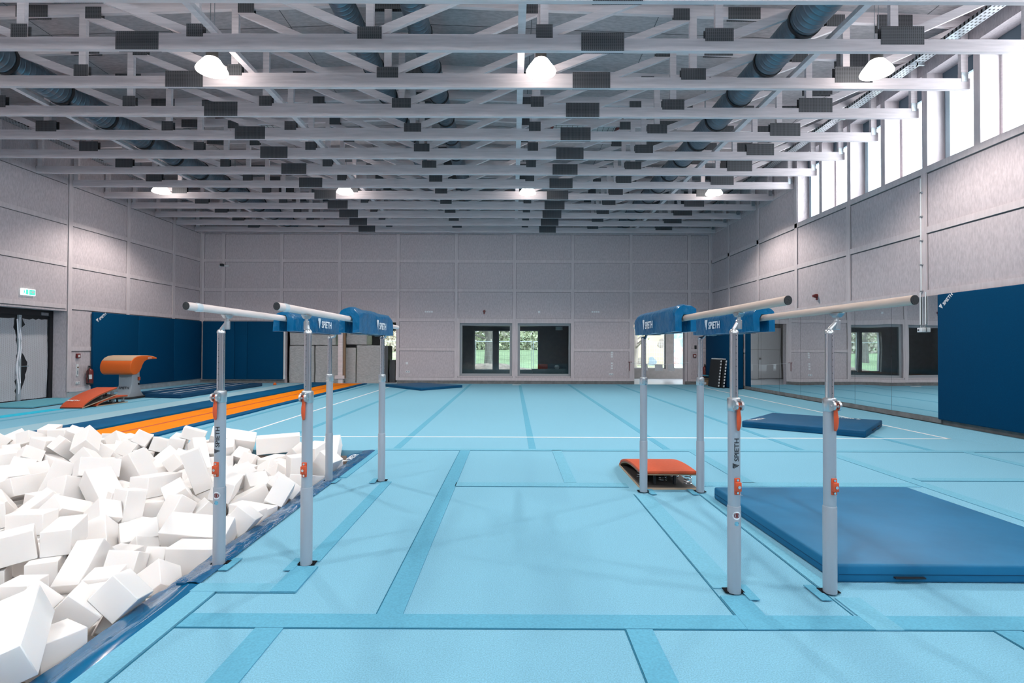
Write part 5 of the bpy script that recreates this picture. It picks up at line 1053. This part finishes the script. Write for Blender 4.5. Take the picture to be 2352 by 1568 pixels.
tag(m.build('orange_cap', M['vault_orange'], loc=(-9.66, 21.75, 0)), 'tiny orange object on the floor near the end of the track', 'cap')

# ================================================================ vault table
t = thing('vault_table', 'orange vault table with tan top on a grey pedestal', 'vault table', (-11.45, 16.1, 0))
def vault_pts():
    top = [(15.46, .93), (15.47, 1.02), (15.53, 1.13), (15.62, 1.205), (15.75, 1.25), (15.95, 1.272), (16.2, 1.268), (16.45, 1.24), (16.62, 1.20)]
    bot = [(16.62, 1.165), (16.4, 1.165), (16.18, 1.145), (16.05, 1.09), (15.98, 1.0), (15.93, .90), (15.86, .80), (15.75, .735), (15.62, .72), (15.53, .76), (15.475, .84)]
    return top, bot
tp, bt = vault_pts()
m = MB(); m.prism(tp+bt, 'x', -11.94, -11.05); m.build('padded_body', M['vault_orange'], t, bevel=.045, seg=4)
m = MB()
up = tp[2:]; th = [(y, z+.012) for y, z in up]
m.prism(th+[(y, z-.03) for y, z in up][::-1], 'x', -11.925, -11.065); m.build('tan_top', M['tan'], t, bevel=.012)
m = MB(); m.prism([(15.95, .0), (15.86, .04), (15.97, .16), (16.02, .40), (16.02, 1.10), (16.35, 1.16), (16.36, .40), (16.42, .18), (16.55, .04), (16.55, 0)], 'x', -11.80, -11.40); m.build('pedestal', M['grey_paint'], t, bevel=.015)
m = MB(); m.box(-11.402, -11.395, 16.02, 16.36, .70, .705); m.box(-11.80, -11.40, 16.014, 16.02, .70, .705); m.build('column_joint', M['black'], t)
m = MB(); m.box(-11.90, -11.17, 15.60, 16.62, 0, .035); m.build('base_plate', M['rubber'], t)
m = MB(); m.box(-11.40, -11.36, 16.27, 16.33, .52, .62); m.build('release_lever', M['red_plastic'], t)
m = MB(); m.box(-11.40, -11.37, 16.28, 16.32, .38, .44); m.build('lock_pin', M['black'], t)
print_on(sign(.075, logo=False), frame((-11.77, 15.985, .27), (1, 0, 0), (0, .2, 1), .004), 'lettering', M['black_print'], t)
print_on(sign(.04, logo=False), frame((-11.049, 16.2, 1.18), (0, 1, 0), (0, 0, 1), .003), 'lettering', M['white_paint'], t)

# ================================================================ springboards
def springboard(x, y, z0, w, l, tilt, label, letters=True, toward=1, m_='orange_pad'):
    """low end at y, high end at y+toward*l; tilt lifts the high end"""
    t = thing('springboard', label, 'springboard', (x, y, z0), 'orange springboards')
    s = toward
    n = 12
    def q(u, z, dx=0): # u along board
        return (y+s*u*l, z0+z+u*tilt)
    prof = [(u/n, .03+.205*math.sin(min(1, (u/n)**.62*1.02)*PI*.56)/math.sin(PI*.56*.92)*.86) for u in range(n+1)]
    up = [q(u, z) for u, z in prof]; lo = [q(u, z-.034) for u, z in prof][::-1]
    m = MB(); m.prism(up+lo, 'x', x-w/2, x+w/2); m.build('top_pad', M[m_], t, bevel=.010)
    up = [q(u, z-.035) for u, z in prof]; lo = [q(u, z-.048) for u, z in prof][::-1]
    m = MB(); m.prism(up+lo, 'x', x-w/2+.008, x+w/2-.008); m.build('curved_deck', M['cardboard'], t)
    bs = [q(.0, .0), q(1, .0), q(1, .022), q(.0, .022)]
    m = MB(); m.prism(bs, 'x', x-w/2+.005, x+w/2-.005); m.build('base_board', M['board_dark'], t)
    m = MB(); m.prism([q(0, -.001), q(1.002, -.001), q(1.002, .021), q(0, .021)], 'x', x-w/2-.001, x-w/2+.006); m.prism([q(0, -.001), q(1.002, -.001), q(1.002, .021), q(0, .021)], 'x', x+w/2-.006, x+w/2+.001); m.prism([q(.995, -.001), q(1.004, -.001), q(1.004, .021), q(.995, .021)], 'x', x-w/2, x+w/2); m.build('plywood_edge', M['tan'], t)
    zt = lambda u: [b for a, b in prof if a >= u-.01][0]
    for u, dx in ((.90, -.40), (.90, 0.02), (.90, .40), (.62, -.32), (.62, .32)):
        yy, zz = q(u, .022); h = zt(u)-.05-.022; xx = x+dx*w
        if u == .90 and dx == 0.02: yy -= s*.14*l
        m = MB(); N_ = 60
        m.path([(xx+(.046-.016*k/N_)*math.cos(2*PI*5*k/N_), yy+(.046-.016*k/N_)*math.sin(2*PI*5*k/N_), zz+h*k/N_) for k in range(N_+1)], .0055, 6)
        m.build('coil_spring', M['chrome'], t, smooth=True)
    for dx in (-.18, .18):
        yy, zz = q(.86, .022); h = zt(.86)-.07
        m = MB(); m.box(x+dx*w-.012, x+dx*w+.012, yy-.02, yy+.02, zz, zz+h); m.build('stop_post', M['black'], t)
    if letters:
        yy, zz = q(.16, 0); 
        z1, z2 = q(.10, zt(.1))[1], q(.22, zt(.22))[1]; d = Vector((0, s*.12*l, z2-z1)).normalized()
        print_on(sign(.075, logo=False), frame((x-.25 if s > 0 else x+.25, q(.13, 0)[0], q(.13, prof[2][1])[1]+.0), (s, 0, 0), d, .008), 'lettering', M['white_paint'], t)
    return t
springboard(-10.93, 13.70, .0, .56, 1.12, .0, 'lower orange springboard pushed under the tilted one by the vault', False)
springboard(-10.93, 13.25, .005, .56, 1.17, .24, 'orange springboard tilted on top of another in front of the vault')
springboard(1.72, 7.08, .0, .62, 1.19, .0, 'orange springboard with open springs behind the right bars', False, -1)

# ================================================================ parallel bars
def post(parent, x, y, side, hx, front=True, mark=False, label=None):
    """side = which way the lever looks, hx = sideways offset of the bar from the post"""
    ZR = 1.80
    m = MB(); m.lathe((x, y, 0), [(.041, .012), (.0415, .55), (.0395, .556), (.0365, .557)], 28); p = m.build('post', M['post_grey'], parent, smooth=True)
    if label: p['label'] = label
    m = MB(); m.lathe((x, y, 0), [(.0375, .555), (.0375, 1.16)], 28); m.build('middle_tube', M['post_grey'], p, smooth=True)
    m = MB(); m.lathe((x, y, 0), [(.0385, 1.155), (.0415, 1.16), (.0415, 1.225), (.039, 1.235), (.029, 1.24)], 28)
    if front:
        c, s_ = math.cos(-PI/2+side*.10), math.sin(-PI/2+side*.10)
        for k in (-1, 1):
            o = Vector((x+c*.05-s_*k*.019, y+s_*.05+c*k*.019, 1.193))
            m.tube(o-Vector((-s_*.007, c*.007, 0)), o+Vector((-s_*.007, c*.007, 0)), .032, 16)
    else:
        for z in (1.175, 1.205):
            for k in (-1, 1): m.tube((x+k*.02, y-.036, z), (x+k*.02, y-.048, z), .008, 8)
    m.build('clamp_collar', M['collar'], p, smooth=True)
    if front:
        m = MB(); o = Vector((x+c*.055, y+s_*.055, 1.19)); d = Vector((c, s_, 0)); e = Vector((-s_, c, 0)); n_ = 12
        pr = [(1.212, .006, .002), (1.205, .011, .004), (1.175, .0115, .004), (1.15, .013, .006), (1.12, .0155, .010), (1.09, .0155, .011), (1.06, .013, .008), (1.042, .009, .004), (1.036, .004, .001)]
        vs = []
        for z_, w_, q_ in pr:
            vs += [o+d*(q_-.004+.009*math.sin(2*PI*i/n_))+e*w_*math.cos(2*PI*i/n_)+Vector((0, 0, z_-1.19)) for i in range(n_)]
        m.add(vs, [(j*n_+i, j*n_+(i+1) % n_, (j+1)*n_+(i+1) % n_, (j+1)*n_+i) for j in range(len(pr)-1) for i in range(n_)]+[tuple(range(n_))[::-1], tuple((len(pr)-1)*n_+i for i in range(n_))])
        m.build('clamp_lever', M['red_plastic'], p, smooth=True)
        m = MB(); e = Vector((-s_, c, 0)); m.tube(o-e*.03, o+e*.03, .009, 10); m.build('lever_bolt', M['chrome'], p)
        # latch block
        a = -PI/2+side*.10; c2, s2 = math.cos(a), math.sin(a); d2 = Vector((c2, s2, 0)); e2 = Vector((-s2, c2, 0)); Z = Vector((0, 0, 1))
        R = Matrix((d2, e2, Z)).transposed(); o = Vector((x, y, .686))
        m = MB(); m.obox(o+d2*.039, (.014, .036, .104), R); m.obox(o+d2*.051, (.026, .036, .058), R); m.build('latch_block', M['red_plastic'], p, bevel=.005)
        m = MB()
        for dz in (-.040, .040): m.tube(o+d2*.044+Z*dz, o+d2*.050+Z*dz, .0075, 10)
        m.tube(o+d2*.064, o+d2*.069, .0095, 12); m.build('latch_screw', M['chrome'], p)
    m = MB(); m.lathe((x, y, 0), [(.0258, 1.23), (.0258, 1.655)], 24); inn = m.build('inner_tube', M['chrome'], p, smooth=True)
    m = MB()
    xs_ = x+side*.003; ys_ = y-math.sqrt(.0258**2-.007**2)
    m.box(xs_-.0010, xs_+.0010, ys_-.0006, ys_+.002, 1.25, 1.62)
    for i in range(9):
        z = 1.27+.042*i; m.box(xs_-.004, xs_+.004, ys_-.0008, ys_+.002, z-.0015, z+.0015)
    m.tube((xs_, ys_+.003, 1.632), (xs_, ys_-.0006, 1.632), .004, 8)
    m.build('height_scale', M['black_print'], p)
    m = MB(); m.lathe((x, y, 0), [(.0285, 1.645), (.0285, 1.66), (.02, 1.672), (.012, 1.675)], 20)
    xr = x+hx
    if front: m.path([(x, y, 1.66), (x+hx*.15, y, 1.675), (xr-hx*.1, y, 1.715), (xr, y, 1.735)], .0165, 12)
    else: m.path([(x, y, 1.655), (x+hx*.4, y, 1.664), (xr-hx*.1, y, 1.672), (xr, y, 1.69), (xr, y, 1.735)], .0135, 12)
    if front: m.lathe((xr, y, 0), [(.016, 1.672), (.0195, 1.676), (.0195, 1.728), (.012, 1.735), (.012, 1.75)], 18)
    else: m.tube((xr, y, 1.70), (xr, y, 1.748), .020, 16, .017)
    m.build('bent_head', M['collar'], p, smooth=True)
    m = MB(); m.tube((xr, y, 1.745), (xr, y, 1.765), .010, 10); m.prism([(y-.05, 1.778), (y+.05, 1.778), (y+.05, 1.772), (y+.015, 1.75), (y-.015, 1.75), (y-.05, 1.772)], 'x', xr-.02, xr+.02); m.build('rail_saddle', M['galv'], p, bevel=.003)
    if mark:
        r = .0378
        off = -PI/2+side*.02+.04
        def cyl(u, v):      # text runs upwards, letters wrap round the tube
            a = off-(v/r); return (x+r*math.cos(a)*1.0, y+r*math.sin(a), .800+u)
        vf = sign(.030, wide=1.15)
        def fm(u, v):
            a = off-((v-.014)/r); return Vector((x+(r+.0008)*math.cos(a), y+(r+.0008)*math.sin(a), .795+u*1.02))
        print_on(vf, fm, 'lettering', M['black_print'], p, 14)
        def badge(z, rad, m1, nm):
            n = 20; a0 = -PI/2+side*.02
            vs = [(x+(.0419)*math.cos(a0), y+.0419*math.sin(a0), z)]
            for k in range(n):
                b_ = 2*PI*k/n; a = a0+rad*math.cos(b_)/.0415
                vs.append((x+.0419*math.cos(a), y+.0419*math.sin(a), z+rad*math.sin(b_)))
            # ring of small quads keeps it on the tube
            mb = MB(); mb.add(vs, [(0, 1+k, 1+(k+1) % n) for k in range(n)]); return mb, a0
        mb, a0 = badge(.503, .026, 'white_paint', 's'); mb.build('round_sticker', M['white_paint'], p, recalc=False)
        mb = MB(); a1 = a0
        mb.add([(x+.0424*math.cos(a1+q[0]/.0415), y+.0424*math.sin(a1+q[0]/.0415), .503+q[1]) for q in [(.017*math.cos(2*PI*k/16), .017*math.sin(2*PI*k/16)) for k in range(16)]+[(.0125*math.cos(2*PI*k/16), .0125*math.sin(2*PI*k/16)) for k in range(16)]], [(k, (k+1) % 16, 16+(k+1) % 16, 16+k) for k in range(16)])
        mb.add([(x+.0424*math.cos(a1+q[0]/.0415), y+.0424*math.sin(a1+q[0]/.0415), .503+q[1]) for q in ((-.006, -.011), (.006, -.011), (.006, .009), (.003, .012), (-.003, .012), (-.006, .009))], [(0, 1, 2, 3, 4, 5)])
        mb.build('sticker_print', M['red'], p, recalc=False)
        mb, a0 = badge(.452, .0145, 'cyan', 's'); mb.build('small_sticker', M['strip_light'], p, recalc=False)
        mb = MB(); mb.add([(x+.0424*math.cos(a0+q[0]/.0415), y+.0424*math.sin(a0+q[0]/.0415), .452+q[1]) for q in ((-.014, -.009), (.010, .002), (.013, .006), (-.012, -.004))], [(0, 1, 2, 3)]); mb.build('sticker_bar', M['black_print'], p, recalc=False)
    return p
def rail(parent, x, y0, y1, m_, sleeve=False):
    n = 20
    def ring(y, k=1.): return [(x+.021*k*math.cos(2*PI*i/n), y, 1.803+.0255*k*math.sin(2*PI*i/n)) for i in range(n)]
    m = MB(); vs = ring(y0)+ring(y1); m.add(vs, [(i, (i+1) % n, n+(i+1) % n, n+i) for i in range(n)]+[tuple(range(n))[::-1], tuple(range(n, 2*n))])
    r = m.build('rail', M[m_], parent, smooth=True)
    for y, s in ((y0, -1), (y1, 1)):
        m = MB(); vs = ring(y+s*.001, .99)+ring(y+s*.007, .97); m.add(vs, [(i, (i+1) % n, n+(i+1) % n, n+i) for i in range(n)]+[tuple(range(n))[::-1], tuple(range(n, 2*n))]); m.build('end_cap', M['rubber'], r, smooth=True)
    if sleeve:
        m = MB(); vs = ring(y0+.085, 1.06)+ring(y0+.10, 1.13)+ring(y0+.125, 1.12)+ring(y0+.15, 1.07); m.add(vs, [(j*n+i, j*n+(i+1) % n, (j+1)*n+(i+1) % n, (j+1)*n+i) for j in range(3) for i in range(n)]); m.build('clear_sleeve', M['clear_wrap'], r, smooth=True)
    return r
def bars(label, posts, rails, m_, sleeve, side):
    t = thing('parallel_bars', label, 'parallel bars', (sum(p[0] for p in posts)/4, sum(p[1] for p in posts)/4, 0), 'parallel bars')
    for i, (x, y, hx, front, mark) in enumerate(posts): post(t, x, y, side, hx, front, mark)
    for x, y0, y1 in rails: rail(t, x, y0, y1, m_, sleeve)
    return t
bars('left set of parallel bars beside the white foam pit', [(-2.078, 3.81, .043, True, True), (-1.458, 3.81, -.012, True, False), (-2.115, 6.19, .06, False, False), (-1.508, 6.19, .038, False, False)], [(-2.035, 3.33, 6.83), (-1.47, 3.33, 6.83)], 'rail_pale', True, -1)
bars('right set of parallel bars beside the big blue mat', [(1.408, 3.405, .032, True, True), (2.015, 3.405, .05, True, False), (1.412, 5.765, .028, False, False), (2.022, 5.765, .043, False, False)], [(1.44, 2.80, 6.30), (2.065, 2.75, 6.25)], 'rail_wood', False, 1)
def bar_pad(x, y0, y1, zt, zb, face, label, seed, wob=.004):
    """padded cover shaped like an upside-down U over one rail"""
    rr = random.Random(seed); w = .094
    out = [(-w, zb)]+[(-w*1.0, zb+(zt-zb)*.55)]+[(w*math.cos(a), zt-.075+.075*math.sin(a)) for a in [PI-PI*k/12 for k in range(13)]]+[(w, zb+(zt-zb)*.55), (w, zb)]
    sl = .036
    inn = [(sl, zb), (sl, 1.80), (.02, 1.832), (-.02, 1.832), (-sl, 1.80), (-sl, zb)]
    pf = out+inn; n = len(pf); ny = 22
    m = MB(); vs = []
    for j in range(ny+1):
        y = y0+(y1-y0)*j/ny; e = 1-.06*(1 if j in (0, ny) else 0)
        for i, (px, pz) in enumerate(pf):
            k = i < len(out)
            d = wob*rr.uniform(-1, 1)+(.004*math.sin(9*y+i) if k else 0)
            vs.append((x+px*(e if k else 1)+(d if k else 0), y+(.006*math.sin(i) if j in (0, ny) else 0), pz*1.0-(.012*(1-e)/.06 if k and 2 <= i <= 14 else 0)+(d*.8 if k else 0)))
    fs = [(j*n+i, j*n+(i+1) % n, (j+1)*n+(i+1) % n, (j+1)*n+i) for j in range(ny) for i in range(n)]
    no = len(out)
    # end faces: left leg, arch, right leg
    for j in (0, ny):
        b = j*n; L = [b+i for i in range(n)]
        ends = [[L[0], L[1], L[2], L[3], L[n-2], L[n-1]], [L[3], L[4], L[5], L[6], L[7], L[n-3], L[n-2]], [L[7], L[8], L[9], L[n-4], L[n-3]], [L[9], L[10], L[11], L[12], L[n-5], L[n-4]], [L[12], L[13], L[14], L[15], L[16], L[n-6], L[n-5]]]
        fs += [tuple(q) for q in ends]
    m.add(vs, fs)
    bmesh.ops.recalc_face_normals(m.bm, faces=m.bm.faces[:])
    o = tag(m.build('bar_pad', M['bar_pad'], smooth=True, loc=(x, (y0+y1)/2, 1.8)), label, 'bar pad', 'blue covers on the parallel bars')
    xs = x+face*(w+.011)
    y_s = y0+.42*(y1-y0) if face > 0 else y0+.72*(y1-y0)
    print_on(sign(.07), frame((xs, y_s, zb+.055), (0, face, 0), (0, 0, 1), .002), 'lettering', M['white_paint'], o)
    m = MB(); m.box(x-.09, x+.09, y0+.35, y0+.39, zb-.006, zb-.002); m.build('closing_strap', M['black'], o)
    m = MB(); m.box(x-.09, x+.09, y1-.39, y1-.35, zb-.006, zb-.002); m.build('closing_strap', M['black'], o)
bar_pad(-2.035, 4.74, 6.06, 1.875, 1.69, 1, 'flat blue pad covering the outer left bar', 1, .0025)
bar_pad(-1.47, 4.79, 6.16, 1.915, 1.68, 1, 'crumpled blue pad covering the inner left bar', 2)
bar_pad(1.44, 4.44, 5.9, 1.922, 1.69, -1, 'humped blue pad covering the inner right bar', 3)
bar_pad(2.065, 4.39, 5.87, 1.905, 1.69, -1, 'blue pad covering the outer right bar', 4)

# ================================================================ light, camera
wd = bpy.data.worlds.new('overcast_sky'); bpy.context.scene.world = wd; wd.use_nodes = True
nt = wd.node_tree; bg = nt.nodes['Background']
tc = nt.nodes.new('ShaderNodeTexCoord'); sp = nt.nodes.new('ShaderNodeSeparateXYZ'); nt.links.new(tc.outputs['Generated'], sp.inputs[0])
rp = nt.nodes.new('ShaderNodeMapRange'); rp.inputs[1].default_value = -.9; rp.inputs[2].default_value = .9; rp.inputs[3].default_value = .45*SKY; rp.inputs[4].default_value = 1.8*SKY
nt.links.new(sp.outputs[0], rp.inputs[0]); ry = nt.nodes.new('ShaderNodeMath'); ry.operation = 'MULTIPLY_ADD'; ry.inputs[1].default_value = -.45; ry.inputs[2].default_value = 1.15; nt.links.new(sp.outputs[1], ry.inputs[0])
ml = nt.nodes.new('ShaderNodeMath'); ml.operation = 'MULTIPLY'; nt.links.new(rp.outputs[0], ml.inputs[0]); nt.links.new(ry.outputs[0], ml.inputs[1]); nt.links.new(ml.outputs[0], bg.inputs[1]); bg.inputs[0].default_value = (.93, .965, 1, 1)   # cloud cover, brighter on the side of the high windows
cam = bpy.data.cameras.new('camera'); co = bpy.data.objects.new('camera', cam); C.objects.link(co)
cam.sensor_width = 36; cam.lens = 1228.38/2352*36; cam.clip_end = 300; cam.clip_start = .05
a, b_, c = .0116, -.0011, .0037
fwd = Vector((math.sin(b_)*math.cos(a), math.cos(b_)*math.cos(a), math.sin(a))); right = Vector((math.cos(b_), -math.sin(b_), 0)); up = right.cross(fwd)
r_ = math.cos(c)*right+math.sin(c)*up; u_ = -math.sin(c)*right+math.cos(c)*up
co.matrix_world = Matrix(((r_.x, u_.x, -fwd.x, 0), (r_.y, u_.y, -fwd.y, 0), (r_.z, u_.z, -fwd.z, 1.55), (0, 0, 0, 1)))
sc = bpy.context.scene; sc.camera = co
vs_ = sc.view_settings; vs_.view_transform = 'Standard'; vs_.look = 'None'; vs_.gamma = 1; vs_.use_curve_mapping = False; vs_.exposure = EXPOSURE
sc.cycles.use_denoising = True; sc.cycles.max_bounces = 8; sc.cycles.diffuse_bounces = 4; sc.cycles.transparent_max_bounces = 12; sc.cycles.caustics_reflective = False; sc.cycles.caustics_refractive = False; sc.cycles.sample_clamp_indirect = 6
